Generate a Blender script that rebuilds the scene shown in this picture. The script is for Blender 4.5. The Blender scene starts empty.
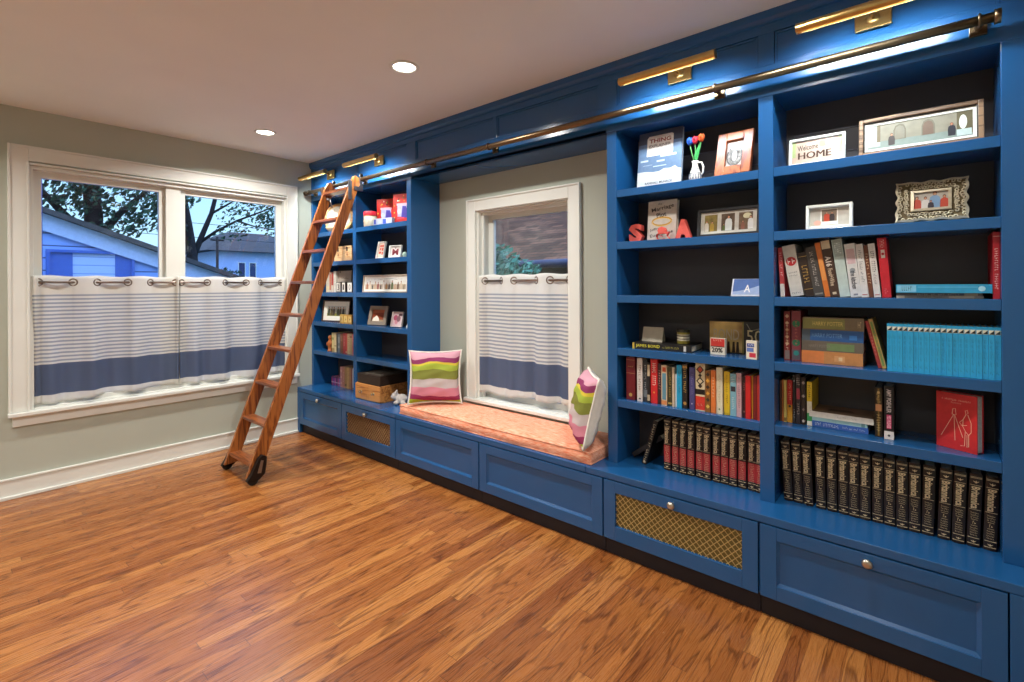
import bpy, bmesh, math, random
from mathutils import Matrix, Vector
random.seed(7)
S = bpy.context.scene
COL = S.collection
PI = math.pi
V = Vector

# ------------------------------------------------------------------ materials
def lin(h):
    h = h.lstrip('#')
    o = []
    for i in (0, 2, 4):
        c = int(h[i:i+2], 16) / 255
        o.append(c / 12.92 if c <= .04045 else ((c + .055) / 1.055) ** 2.4)
    return (*o, 1)

def newmat(name):
    m = bpy.data.materials.new(name); m.use_nodes = True
    nt = m.node_tree
    return m, nt, nt.nodes['Principled BSDF']

def N(nt, t, **kw):
    n = nt.nodes.new(t)
    for k, v in kw.items():
        setattr(n, k, v)
    return n

MC = {}
def pm(hexc, rough=.6, metal=0., var=.06, scale=30., spec=.5, coat=0.):
    """paint / paper / cloth: a base colour with a faint noise variation"""
    key = (hexc, rough, metal, var, scale, spec, coat)
    if key in MC: return MC[key]
    m, nt, b = newmat('tone_' + hexc.lstrip('#'))
    c = lin(hexc)
    tc = N(nt, 'ShaderNodeTexCoord'); nz = N(nt, 'ShaderNodeTexNoise')
    nz.inputs['Scale'].default_value = scale; nz.inputs['Detail'].default_value = 3
    nt.links.new(tc.outputs['Object'], nz.inputs['Vector'])
    r = N(nt, 'ShaderNodeValToRGB')
    r.color_ramp.elements[0].position = .3; r.color_ramp.elements[1].position = .7
    r.color_ramp.elements[0].color = (*[x * (1 - var) for x in c[:3]], 1)
    r.color_ramp.elements[1].color = (*[min(1, x * (1 + var)) for x in c[:3]], 1)
    nt.links.new(nz.outputs['Fac'], r.inputs['Fac']); nt.links.new(r.outputs['Color'], b.inputs['Base Color'])
    b.inputs['Roughness'].default_value = rough; b.inputs['Metallic'].default_value = metal
    b.inputs['Specular IOR Level'].default_value = spec
    b.inputs['Coat Weight'].default_value = coat; b.inputs['Coat Roughness'].default_value = .12
    MC[key] = m
    return m

def emit(name, col, st):
    m = bpy.data.materials.new(name); m.use_nodes = True; nt = m.node_tree
    nt.nodes.clear()
    e = N(nt, 'ShaderNodeEmission'); o = N(nt, 'ShaderNodeOutputMaterial')
    e.inputs['Color'].default_value = (*col, 1); e.inputs['Strength'].default_value = st
    nt.links.new(e.outputs[0], o.inputs['Surface'])
    return m

def wood(name, c0, c1, rough=.4, axis='Z', scale=1., coat=0.):
    m, nt, b = newmat(name)
    tc = N(nt, 'ShaderNodeTexCoord'); mp = N(nt, 'ShaderNodeMapping')
    s = {'X': (2, 26, 26), 'Y': (26, 2, 26), 'Z': (26, 26, 2)}[axis]
    mp.inputs['Scale'].default_value = tuple(x * scale for x in s)
    nt.links.new(tc.outputs['Object'], mp.inputs['Vector'])
    nz = N(nt, 'ShaderNodeTexNoise'); nz.inputs['Scale'].default_value = 1.; nz.inputs['Detail'].default_value = 5
    nz.inputs['Distortion'].default_value = .6
    nt.links.new(mp.outputs[0], nz.inputs['Vector'])
    mu = N(nt, 'ShaderNodeMath', operation='MULTIPLY'); mu.inputs[1].default_value = 5
    pp = N(nt, 'ShaderNodeMath', operation='PINGPONG'); pp.inputs[1].default_value = .5
    nt.links.new(nz.outputs['Fac'], mu.inputs[0]); nt.links.new(mu.outputs[0], pp.inputs[0])
    r = N(nt, 'ShaderNodeValToRGB'); r.color_ramp.elements[0].color = lin(c0); r.color_ramp.elements[1].color = lin(c1)
    r.color_ramp.elements[0].position = .02; r.color_ramp.elements[1].position = .34
    nt.links.new(pp.outputs[0], r.inputs['Fac']); nt.links.new(r.outputs['Color'], b.inputs['Base Color'])
    b.inputs['Roughness'].default_value = rough; b.inputs['Coat Weight'].default_value = coat
    return m

def floor_mat():
    m, nt, b = newmat('oak_strip_floor'); L = nt.links.new
    tc = N(nt, 'ShaderNodeTexCoord'); sp = N(nt, 'ShaderNodeSeparateXYZ'); L(tc.outputs['Object'], sp.inputs[0])
    def mth(op, a, bb=None):
        n = N(nt, 'ShaderNodeMath', operation=op)
        for i, v in enumerate((a, bb)):
            if v is None: continue
            if isinstance(v, (int, float)): n.inputs[i].default_value = v
            else: L(v, n.inputs[i])
        return n.outputs[0]
    xr = mth('DIVIDE', sp.outputs['X'], .0572); row = mth('FLOOR', xr)
    w1 = N(nt, 'ShaderNodeTexWhiteNoise', noise_dimensions='1D'); L(row, w1.inputs['W'])
    yl = mth('ADD', mth('DIVIDE', sp.outputs['Y'], 1.1), mth('MULTIPLY', w1.outputs['Value'], 9.3)); seg = mth('FLOOR', yl)
    cb = N(nt, 'ShaderNodeCombineXYZ'); L(row, cb.inputs[0]); L(seg, cb.inputs[1])
    w2 = N(nt, 'ShaderNodeTexWhiteNoise', noise_dimensions='2D'); L(cb.outputs[0], w2.inputs['Vector'])
    bid = w2.outputs['Value']
    base = N(nt, 'ShaderNodeValToRGB'); cr = base.color_ramp
    cr.elements[0].color = lin('#8a5026'); cr.elements[1].color = lin('#b87c42')
    e = cr.elements.new(.35); e.color = lin('#9a5e2e'); e = cr.elements.new(.7); e.color = lin('#a86a36')
    L(bid, base.inputs['Fac'])
    # cathedral grain: contour lines of a stretched noise, its own for each board
    g = N(nt, 'ShaderNodeCombineXYZ'); L(mth('MULTIPLY', sp.outputs['X'], 13), g.inputs[0])
    L(mth('ADD', mth('MULTIPLY', sp.outputs['Y'], 1.25), mth('MULTIPLY', bid, 37)), g.inputs[1]); L(mth('MULTIPLY', bid, 61), g.inputs[2])
    nz = N(nt, 'ShaderNodeTexNoise'); nz.inputs['Scale'].default_value = 1; nz.inputs['Detail'].default_value = 2.5; nz.inputs['Distortion'].default_value = .35
    nz.inputs['Roughness'].default_value = .45
    L(g.outputs[0], nz.inputs['Vector'])
    lines = mth('PINGPONG', mth('MULTIPLY', nz.outputs['Fac'], 9), .5)
    lr = N(nt, 'ShaderNodeValToRGB'); lr.color_ramp.elements[0].position = .01; lr.color_ramp.elements[1].position = .17
    lr.color_ramp.elements[0].color = (.30, .23, .18, 1); lr.color_ramp.elements[1].color = (1, 1, 1, 1)
    L(lines, lr.inputs['Fac'])
    # pores
    g2 = N(nt, 'ShaderNodeCombineXYZ'); L(mth('MULTIPLY', sp.outputs['X'], 260), g2.inputs[0]); L(mth('MULTIPLY', sp.outputs['Y'], 9), g2.inputs[1])
    n2 = N(nt, 'ShaderNodeTexNoise'); n2.inputs['Scale'].default_value = 1; n2.inputs['Detail'].default_value = 3; L(g2.outputs[0], n2.inputs['Vector'])
    r2 = N(nt, 'ShaderNodeValToRGB'); r2.color_ramp.elements[0].position = .3; r2.color_ramp.elements[1].position = .62
    r2.color_ramp.elements[0].color = (.62, .55, .5, 1); r2.color_ramp.elements[1].color = (1.08, 1.05, 1, 1)
    L(n2.outputs['Fac'], r2.inputs['Fac'])
    m1 = N(nt, 'ShaderNodeMix', data_type='RGBA', blend_type='MULTIPLY'); m1.inputs['Factor'].default_value = .75
    L(base.outputs['Color'], m1.inputs['A']); L(lr.outputs['Color'], m1.inputs['B'])
    m2 = N(nt, 'ShaderNodeMix', data_type='RGBA', blend_type='MULTIPLY'); m2.inputs['Factor'].default_value = .55
    L(m1.outputs['Result'], m2.inputs['A']); L(r2.outputs['Color'], m2.inputs['B'])
    # joints
    fx = mth('FRACT', xr); jx = mth('LESS_THAN', fx, .022)
    fy = mth('FRACT', yl); jy = mth('LESS_THAN', fy, .0022)
    j = mth('MULTIPLY', mth('MAXIMUM', jx, jy), .65)
    m3 = N(nt, 'ShaderNodeMix', data_type='RGBA'); L(j, m3.inputs['Factor']); L(m2.outputs['Result'], m3.inputs['A'])
    m3.inputs['B'].default_value = lin('#35180c')
    L(m3.outputs['Result'], b.inputs['Base Color'])
    rr = mth('ADD', .20, mth('MULTIPLY', n2.outputs['Fac'], .16)); L(rr, b.inputs['Roughness'])
    b.inputs['Specular IOR Level'].default_value = .5
    bp = N(nt, 'ShaderNodeBump'); bp.inputs['Strength'].default_value = .12; bp.inputs['Distance'].default_value = .002
    L(n2.outputs['Fac'], bp.inputs['Height']); L(bp.outputs[0], b.inputs['Normal'])
    return m

def glass_mat():
    m = bpy.data.materials.new('window_glass'); m.use_nodes = True; nt = m.node_tree; nt.nodes.clear()
    t = N(nt, 'ShaderNodeBsdfTransparent'); g = N(nt, 'ShaderNodeBsdfGlossy'); g.inputs['Roughness'].default_value = .01
    t.inputs['Color'].default_value = (.93, .96, .97, 1)
    f = N(nt, 'ShaderNodeFresnel'); f.inputs['IOR'].default_value = 1.45
    mx = N(nt, 'ShaderNodeMixShader'); o = N(nt, 'ShaderNodeOutputMaterial')
    nt.links.new(f.outputs[0], mx.inputs[0]); nt.links.new(t.outputs[0], mx.inputs[1]); nt.links.new(g.outputs[0], mx.inputs[2])
    nt.links.new(mx.outputs[0], o.inputs['Surface'])
    return m

def cloth_z(name, stops, rough=.9, wob=0., trans=0., weave=400., axis='Z', mixw=.08):
    """cloth whose colour is banded along one object axis (constant steps); stops = [(pos_in_m, hex)...]"""
    m, nt, b = newmat(name); L = nt.links.new
    tc = N(nt, 'ShaderNodeTexCoord'); sp = N(nt, 'ShaderNodeSeparateXYZ'); L(tc.outputs['Object'], sp.inputs[0])
    lo, hi = stops[0][0], stops[-1][0] + .001
    src = sp.outputs[axis]
    if wob:
        nz = N(nt, 'ShaderNodeTexNoise'); nz.inputs['Scale'].default_value = 5; L(tc.outputs['Object'], nz.inputs['Vector'])
        a = N(nt, 'ShaderNodeMath', operation='MULTIPLY_ADD'); a.inputs[1].default_value = wob; L(nz.outputs['Fac'], a.inputs[0]); L(src, a.inputs[2]); src = a.outputs[0]
    mr = N(nt, 'ShaderNodeMapRange'); mr.inputs['From Min'].default_value = lo; mr.inputs['From Max'].default_value = hi
    L(src, mr.inputs['Value'])
    r = N(nt, 'ShaderNodeValToRGB'); r.color_ramp.interpolation = 'CONSTANT'
    cr = r.color_ramp
    for i, (p, c) in enumerate(stops):
        e = cr.elements[0] if i == 0 else (cr.elements[1] if i == 1 else cr.elements.new((p - lo) / (hi - lo)))
        e.position = (p - lo) / (hi - lo); e.color = lin(c)
    L(mr.outputs[0], r.inputs['Fac'])
    w = N(nt, 'ShaderNodeTexNoise'); w.inputs['Scale'].default_value = weave; L(tc.outputs['Object'], w.inputs['Vector'])
    mx = N(nt, 'ShaderNodeMix', data_type='RGBA', blend_type='OVERLAY'); mx.inputs['Factor'].default_value = mixw
    L(r.outputs['Color'], mx.inputs['A']); L(w.outputs['Color'], mx.inputs['B'])
    L(mx.outputs['Result'], b.inputs['Base Color']); b.inputs['Roughness'].default_value = rough
    b.inputs['Specular IOR Level'].default_value = .1
    return m, nt, b, mx

def add_translucent(m, nt, b, mx, fac):
    o = nt.nodes['Material Output']
    t = N(nt, 'ShaderNodeBsdfTranslucent'); s = N(nt, 'ShaderNodeMixShader'); s.inputs[0].default_value = fac
    nt.links.new(mx.outputs['Result'], t.inputs['Color'])
    nt.links.new(b.outputs[0], s.inputs[1]); nt.links.new(t.outputs[0], s.inputs[2]); nt.links.new(s.outputs[0], o.inputs['Surface'])

def siding_mat(name, c, pitch=.16, dark='#27406e'):
    m, nt, b = newmat(name); L = nt.links.new
    tc = N(nt, 'ShaderNodeTexCoord'); sp = N(nt, 'ShaderNodeSeparateXYZ'); L(tc.outputs['Object'], sp.inputs[0])
    d = N(nt, 'ShaderNodeMath', operation='DIVIDE'); d.inputs[1].default_value = pitch; L(sp.outputs['Z'], d.inputs[0])
    f = N(nt, 'ShaderNodeMath', operation='FRACT'); L(d.outputs[0], f.inputs[0])
    r = N(nt, 'ShaderNodeValToRGB'); r.color_ramp.elements[0].color = lin(dark); r.color_ramp.elements[1].color = lin(c)
    r.color_ramp.elements[0].position = .06; r.color_ramp.elements[1].position = .13
    L(f.outputs[0], r.inputs['Fac']); L(r.outputs['Color'], b.inputs['Base Color']); b.inputs['Roughness'].default_value = .7
    return m

def shingle_mat(name, c0, c1):
    m, nt, b = newmat(name); L = nt.links.new
    tc = N(nt, 'ShaderNodeTexCoord'); br = N(nt, 'ShaderNodeTexBrick')
    br.inputs['Scale'].default_value = 1; br.inputs['Brick Width'].default_value = .3; br.inputs['Row Height'].default_value = .14
    br.inputs['Mortar Size'].default_value = .008; br.inputs['Color1'].default_value = lin(c0); br.inputs['Color2'].default_value = lin(c1)
    br.inputs['Mortar'].default_value = lin('#15110f')
    nz = N(nt, 'ShaderNodeTexNoise'); nz.inputs['Scale'].default_value = 2.3; nz.inputs['Detail'].default_value = 6
    L(tc.outputs['UV'], br.inputs['Vector']); L(tc.outputs['Object'], nz.inputs['Vector'])
    mx = N(nt, 'ShaderNodeMix', data_type='RGBA', blend_type='OVERLAY'); mx.inputs['Factor'].default_value = .7
    L(br.outputs['Color'], mx.inputs['A']); L(nz.outputs['Fac'], mx.inputs['B']); L(mx.outputs['Result'], b.inputs['Base Color'])
    b.inputs['Roughness'].default_value = .9; b.inputs['Specular IOR Level'].default_value = .1
    return m

BLUE = pm('#1c568d', rough=.22, var=.03, scale=3, spec=.6)
KICK = pm('#141019', rough=.6)  # toe kick tone, near black to carry the shade of the recess
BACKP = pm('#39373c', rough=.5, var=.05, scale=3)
WHITE = pm('#e2e6e1', rough=.45, var=.02, scale=4)
WALL = pm('#b3b9ad', rough=.85, var=.02, scale=2)
CEIL = pm('#ebeeec', rough=.95, var=.02, scale=2)
BRASS = pm('#c4a468', rough=.28, metal=1., var=.06, scale=40)
OLDBRASS = pm('#7c6850', rough=.32, metal=1., var=.08, scale=40)
NICKEL = pm('#cfc8bd', rough=.3, metal=1., var=.04)
PEWTER = pm('#8a7c74', rough=.35, metal=1., var=.05)
IRON = pm('#231c1a', rough=.45, metal=.6, var=.1)
STEEL = pm('#8f8a86', rough=.35, metal=.9, var=.05)
BLACK = pm('#121113', rough=.5)
PAPER = pm('#e9e0cc', rough=.9, var=.1, scale=120)
MATB = pm('#eeece4', rough=.9, var=.02)
GOLD = pm('#c7a56a', rough=.4, metal=.55, var=.1)
OAK = wood('oiled_ladder_oak', '#6e3512', '#a8642c', rough=.38, axis='Z', coat=.25)
OAKX = wood('oiled_rung_oak', '#5e2d12', '#94542a', rough=.38, axis='X', coat=.25)
FLOOR = floor_mat()
GLASS = glass_mat()

# ------------------------------------------------------------------ mesh builder
class MB:
    def __init__(s):
        s.bm = bmesh.new(); s.mats = []; s.M = Matrix.Identity(4)
    def mi(s, m):
        if m not in s.mats: s.mats.append(m)
        return s.mats.index(m)
    def _v(s, p): return s.bm.verts.new(s.M @ V(p))
    def face(s, pts, m, smooth=False):
        f = s.bm.faces.new([s._v(p) for p in pts]); f.material_index = s.mi(m); f.smooth = smooth
        return f
    def box(s, x0, x1, y0, y1, z0, z1, m):
        v = [s._v(p) for p in ((x0,y0,z0),(x1,y0,z0),(x1,y1,z0),(x0,y1,z0),(x0,y0,z1),(x1,y0,z1),(x1,y1,z1),(x0,y1,z1))]
        k = s.mi(m)
        for q in ((0,3,2,1),(4,5,6,7),(0,1,5,4),(1,2,6,5),(2,3,7,6),(3,0,4,7)):
            f = s.bm.faces.new([v[i] for i in q]); f.material_index = k
        return s
    def hull(s, bot, top, m):
        """loft between two equal-length loops, capped"""
        a = [s._v(p) for p in bot]; b = [s._v(p) for p in top]; n = len(a); k = s.mi(m)
        for i in range(n):
            f = s.bm.faces.new([a[i], a[(i+1) % n], b[(i+1) % n], b[i]]); f.material_index = k
        f = s.bm.faces.new(a[::-1]); f.material_index = k
        f = s.bm.faces.new(b); f.material_index = k
        return s
    def prism(s, pts, y0, y1, m):
        """outline in XZ (counter-clockwise seen from -y), extruded from y0 to y1"""
        return s.hull([(x, y0, z) for x, z in pts][::-1], [(x, y1, z) for x, z in pts][::-1], m)
    def poly(s, pts, y, m):
        s.face([(x, y, z) for x, z in pts], m); return s
    def disc(s, cx, cz, rx, rz, y, m, n=20):
        return s.poly([(cx + rx*math.cos(2*PI*i/n), cz + rz*math.sin(2*PI*i/n)) for i in range(n)], y, m)
    def tube(s, path, r, m, n=10, cap=True, smooth=True):
        path = [V(p) for p in path]; rs = r if isinstance(r, (list, tuple)) else [r] * len(path); k = s.mi(m)
        rings = []
        for i, p in enumerate(path):
            d = (path[min(i+1, len(path)-1)] - path[max(i-1, 0)]).normalized()
            a = d.orthogonal().normalized() if i == 0 else (pa - d * pa.dot(d)).normalized()
            pa = a; b = d.cross(a)
            rings.append([s._v(p + (a*math.cos(2*PI*j/n) + b*math.sin(2*PI*j/n)) * rs[i]) for j in range(n)])
        for i in range(len(rings)-1):
            for j in range(n):
                f = s.bm.faces.new([rings[i][j], rings[i][(j+1) % n], rings[i+1][(j+1) % n], rings[i+1][j]]); f.material_index = k; f.smooth = smooth
        if cap:
            f = s.bm.faces.new(rings[0][::-1]); f.material_index = k
            f = s.bm.faces.new(rings[-1]); f.material_index = k
        return s
    def lathe(s, prof, m, n=24, smooth=True):
        """profile [(r,z)...] turned about local z"""
        k = s.mi(m); rings = []
        for r, z in prof:
            rings.append([s._v((r*math.cos(2*PI*j/n), r*math.sin(2*PI*j/n), z)) for j in range(n)] if r > 1e-6 else [s._v((0, 0, z))])
        for a, b in zip(rings[:-1], rings[1:]):
            for j in range(n):
                q = [a[j % len(a)], a[(j+1) % len(a)], b[(j+1) % len(b)], b[j % len(b)]]
                u = []
                for w in q:
                    if w not in u: u.append(w)
                if len(u) > 2:
                    f = s.bm.faces.new(u); f.material_index = k; f.smooth = smooth
        return s
    def torus(s, c, axis, R, r, m, n=24, k=8):
        a = V(axis).normalized(); u = a.orthogonal().normalized(); w = a.cross(u); mi = s.mi(m)
        g = []
        for i in range(n):
            t = 2*PI*i/n; d = u*math.cos(t) + w*math.sin(t)
            g.append([s._v(V(c) + d*(R + r*math.cos(2*PI*j/k)) + a*(r*math.sin(2*PI*j/k))) for j in range(k)])
        for i in range(n):
            for j in range(k):
                f = s.bm.faces.new([g[i][j], g[(i+1) % n][j], g[(i+1) % n][(j+1) % k], g[i][(j+1) % k]]); f.material_index = mi; f.smooth = True
        return s
    def ball(s, c, r, m, sc=(1,1,1), sub=2):
        k = s.mi(m)
        ret = bmesh.ops.create_icosphere(s.bm, subdivisions=sub, radius=1, matrix=s.M @ Matrix.Translation(c) @ Matrix.Diagonal((r*sc[0], r*sc[1], r*sc[2], 1)))
        for v in ret['verts']:
            for f in v.link_faces: f.material_index = k; f.smooth = True
        return s
    def text(s, t, o, xd, yd, w, h, m, bold=0., ext=0.0004, fit=True):
        """lettering: centred at o, running along xd, up along yd, at most w long and h high"""
        vs, fs, bb = glyphs(t, bold, ext > .001)
        tw, th = bb[2]-bb[0], bb[3]-bb[1]
        if tw <= 0: return s
        sx, sy = w / tw, h / th
        if fit: sx = min(sx, sy * 1.25); sy = min(sy, sx * 1.6)
        xd, yd, o = V(xd), V(yd), V(o); n = xd.cross(yd); k = s.mi(m)
        cx, cy = (bb[0]+bb[2])/2, (bb[1]+bb[3])/2
        nv = [s._v(o + xd*((p[0]-cx)*sx) + yd*((p[1]-cy)*sy) + n*(p[2]*ext)) for p in vs]
        for q in fs:
            try:
                f = s.bm.faces.new([nv[i] for i in q]); f.material_index = k
            except ValueError: pass
        return s
    def marks(s, t, o, xd, yd, w, h, m):
        """lettering too small to read in the photograph: strokes the size and rhythm of its characters"""
        xd, yd, o = V(xd), V(yd), V(o); n = xd.cross(yd); k = len(t); p = w / k; rg = random.Random(len(t)*7 + ord(t[0]))
        for i, c in enumerate(t):
            if c == ' ': continue
            q = o + xd*(p*(i+.5) - w/2) + n*.0003; a = p*rg.uniform(.22, .36)
            lo, hi = (-.5, .5) if c.isupper() else (-.5, rg.choice((.1, .1, .45)))
            for e, f in (((-a, -a+p*.16), (lo, hi)), ((-a, a), rg.choice(((lo, lo+.2), (hi-.2, hi), ((lo+hi)/2-.1, (lo+hi)/2+.1))))):
                s.face([q + xd*e[0] + yd*(h*f[0]), q + xd*e[1] + yd*(h*f[0]), q + xd*e[1] + yd*(h*f[1]), q + xd*e[0] + yd*(h*f[1])], m)
        return s
    def build(s, name, parent=None, bevel=0., recalc=True, seg=2):
        if recalc: bmesh.ops.recalc_face_normals(s.bm, faces=s.bm.faces[:])
        me = bpy.data.meshes.new(name); s.bm.to_mesh(me); s.bm.free()
        for m in s.mats: me.materials.append(m)
        o = bpy.data.objects.new(name, me); COL.objects.link(o)
        if parent: o.parent = parent
        if bevel:
            b = o.modifiers.new('soft edges', 'BEVEL'); b.width = bevel; b.segments = seg; b.limit_method = 'ANGLE'; b.angle_limit = .7
        return o

GL = {}
def glyphs(t, bold, solid):
    key = (t, bold, solid)
    if key not in GL:
        cu = bpy.data.curves.new('lettering', 'FONT'); cu.body = t; cu.resolution_u = 2; cu.offset = bold
        cu.extrude = .5 if solid else 0.
        ob = bpy.data.objects.new('lettering', cu); COL.objects.link(ob)
        dg = bpy.context.evaluated_depsgraph_get(); dg.update()
        me = ob.evaluated_get(dg).to_mesh()
        vs = [tuple(v.co) for v in me.vertices]; fs = [tuple(p.vertices) for p in me.polygons]
        if not solid: vs = [(v[0], v[1], 1.) for v in vs]
        bb = (min((v[0] for v in vs), default=0), min((v[1] for v in vs), default=0), max((v[0] for v in vs), default=0), max((v[1] for v in vs), default=0))
        GL[key] = (vs, fs, bb)
        ob.evaluated_get(dg).to_mesh_clear()
        bpy.data.objects.remove(ob); bpy.data.curves.remove(cu)
    return GL[key]

def tag(o, label, cat, group=None):
    o['label'] = label; o['category'] = cat
    if group: o['group'] = group
    return o
def thing(name, label, cat, loc=(0,0,0), rz=0., group=None, tilt=0.):
    o = bpy.data.objects.new(name, None); COL.objects.link(o); o.empty_display_size = .05
    o.location = loc; o.rotation_euler = (0, tilt, rz)
    return tag(o, label, cat, group)
def struct(name, mb, bevel=0.):
    o = mb.build(name, None, bevel); o['kind'] = 'structure'; return o
def dup(root, loc, rz=0., label=None, group=None, tilt=0.):
    r = root.copy(); COL.objects.link(r); r.location = loc; r.rotation_euler = (0, tilt, rz)
    if label: r['label'] = label
    if group: r['group'] = group
    for ch in list(root.children):
        c = ch.copy(); COL.objects.link(c); c.parent = r
        for g in ch.children:
            d = g.copy(); COL.objects.link(d); d.parent = c
    return r
R = math.radians
UP, RT, DN = (0,0,1), (1,0,0), (0,0,-1)

# ------------------------------------------------------------------ room shell   (x along the bookcase, y=0 its cabinet fronts, room at -y)
XR, YF, YB, ZC = 4.61, -4.7, .413, 2.44
struct('floor', MB().box(-.15, XR+.12, YF-.12, YB+.16, -.1, 0, FLOOR))
struct('ceiling', MB().box(-.15, XR+.12, YF-.12, YB+.16, ZC, ZC+.1, CEIL))
w = MB(); wy0, wy1, wz0, wz1 = -1.727, -.089, .505, 2.086
w.box(-.15, 0, YF-.12, wy0, 0, ZC, WALL); w.box(-.15, 0, wy1, YB+.16, 0, ZC, WALL)
w.box(-.15, 0, wy0, wy1, 0, wz0, WALL); w.box(-.15, 0, wy0, wy1, wz1, ZC, WALL)
struct('wall_left', w)
w = MB(); bx0, bx1, bz0, bz1 = 1.867, 2.670, .480, 1.850
w.box(0, bx0, YB, YB+.16, 0, ZC, WALL); w.box(bx1, XR, YB, YB+.16, 0, ZC, WALL)
w.box(bx0, bx1, YB, YB+.16, 0, bz0, WALL); w.box(bx0, bx1, YB, YB+.16, bz1, ZC, WALL)
struct('wall_back', w)
struct('wall_right', MB().box(XR, XR+.12, YF, YB+.16, 0, ZC, WALL))
struct('wall_front', MB().box(0, XR, YF-.12, YF, 0, ZC, WALL))
b = MB(); b.box(0, .014, YF, -.001, 0, .115, WHITE); b.box(0, .02, YF, -.001, .115, .128, WHITE); b.box(0, .028, YF, -.001, 0, .02, WHITE)
struct('baseboard_left', b, .003)

# left window: casing, sill board, jambs, two sashes
def rect_ring(mb, f, a0, a1, b0, b1, wd, d0, d1, m, sides='LRTB'):
    """rectangular ring of boards; f maps (a, depth, b) to xyz"""
    def bx(p0, p1, q0, q1):
        c = [f(p0, d0, q0), f(p1, d1, q1)]
        lo = [min(c[0][i], c[1][i]) for i in range(3)]; hi = [max(c[0][i], c[1][i]) for i in range(3)]
        mb.box(lo[0], hi[0], lo[1], hi[1], lo[2], hi[2], m)
    if 'L' in sides: bx(a0, a0+wd, b0, b1)
    if 'R' in sides: bx(a1-wd, a1, b0, b1)
    l = a0 + (wd if 'L' in sides else 0); r = a1 - (wd if 'R' in sides else 0)
    if 'T' in sides: bx(l, r, b1-wd, b1)
    if 'B' in sides: bx(l, r, b0, b0+wd)
    return mb
fl = lambda a, d, z: (-d, a, z)         # left wall: depth d goes outwards (-x)
fb = lambda a, d, z: (a, YB + d, z)     # back wall: depth d goes outwards (+y)
win = bpy.data.objects.new('window_1', None); COL.objects.link(win); win['kind'] = 'structure'
m = MB()
rect_ring(m, fl, -1.81, -.011, .53, 2.192, .083, -.02, 0, WHITE, 'LRT')
rect_ring(m, fl, -1.822, .001, .53, 2.204, .014, -.028, 0, WHITE, 'LRT')
rect_ring(m, fl, -1.737, -.081, .53, 2.100, .012, -.026, 0, WHITE, 'LRT')
m.build('window_frame', win, .003)
m = MB(); m.box(-.10, .048, -1.825, .008, .505, .529, WHITE); m.box(0, .018, -1.805, -.004, .440, .505, WHITE)
m.build('window_sill', win, .004)
m = MB(); rect_ring(m, fl, wy0, wy1, .52, wz1, .022, 0, .14, WHITE)
m.box(-.13, -.040, -.978, -.895, .53, 2.07, WHITE); m.box(-.040, -.030, -.985, -.888, .53, 2.066, WHITE)
m.build('jamb', win, .002)
for a0, a1 in ((-1.705, -.978), (-.895, -.111)):
    m = MB(); rect_ring(m, fl, a0, a1, 1.28, 2.066, .044, .058, .092, WHITE)
    rect_ring(m, fl, a0+.001, a1-.001, .53, 1.315, .044, .028, .057, WHITE)
    sa = m.build('sash', win, .002)
    MB().box(-.077, -.073, a0+.04, a1-.04, 1.31, 2.03, GLASS).build('pane', sa)
    MB().box(-.045, -.041, a0+.04, a1-.04, .565, 1.28, GLASS).build('pane', sa)

win = bpy.data.objects.new('window_2', None); COL.objects.link(win); win['kind'] = 'structure'
m = MB()
rect_ring(m, fb, 1.792, 2.745, .505, 1.917, .076, -.02, 0, WHITE, 'LRT')
rect_ring(m, fb, 1.784, 2.753, .505, 1.925, .012, -.028, 0, WHITE, 'LRT')
m.build('window_frame', win, .003)
m = MB(); m.box(1.768, 2.765, YB-.045, YB+.1, .480, .503, WHITE); m.build('window_sill', win, .004)
m = MB(); rect_ring(m, fb, bx0, bx1, .49, bz1, .02, 0, .15, WHITE); rect_ring(m, fb, bx0+.02, bx1-.02, .503, bz1-.02, .02, .03, .05, WHITE, 'LRT'); m.build('jamb', win, .002)
a0, a1 = bx0+.02, bx1-.02
m = MB(); rect_ring(m, fb, a0, a1, 1.15, bz1-.02, .044, .105, .135, WHITE); rect_ring(m, fb, a0, a1, .505, 1.19, .044, .072, .103, WHITE)
sa = m.build('sash', win, .002)
MB().box(a0+.04, a1-.04, YB+.118, YB+.122, 1.185, bz1-.06, GLASS).build('pane', sa)
MB().box(a0+.04, a1-.04, YB+.086, YB+.09, .545, 1.15, GLASS).build('pane', sa)

# recessed ceiling lamps: first pair in view, the others added as fill light
LENS = emit('lamp_lens', (1, .93, .82), 9.)
cans = [(.644, -.540), (2.285, -.535), (3.93, -.53), (.644, -2.55), (2.285, -2.55), (3.93, -2.55), (.644, -4.1), (2.285, -4.1), (3.93, -4.1)]
names = {0: 'round recessed ceiling lamp nearest the big curtained window', 1: 'round recessed ceiling lamp above the middle of the window seat front'}
for i, (x, y) in enumerate(cans):
    t = thing('recessed_ceiling_light', names.get(i, 'round recessed ceiling lamp added as unseen fill light over the room'), 'ceiling light', (x, y, ZC), 0, 'recessed ceiling lamps')
    MB().lathe([(.056, -.0005), (.074, -.0005), (.076, -.004), (.07, -.008), (.058, -.006), (.056, -.0005)], WHITE, 32).build('trim_ring', t)
    MB().lathe([(0, -.004), (.05, -.0035), (.0565, -.001)], LENS, 32).build('lens', t)
    L = bpy.data.lights.new('recessed_lamp', 'AREA'); L.shape = 'DISK'; L.size = .1
    L.energy = (20, 19, 9)[i] if i < 3 else 12; L.color = (1, .955, .89); L.spread = R(150)
    lo = bpy.data.objects.new('lamp', L); COL.objects.link(lo); lo.parent = t; lo.location = (0, 0, -.012)

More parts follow.
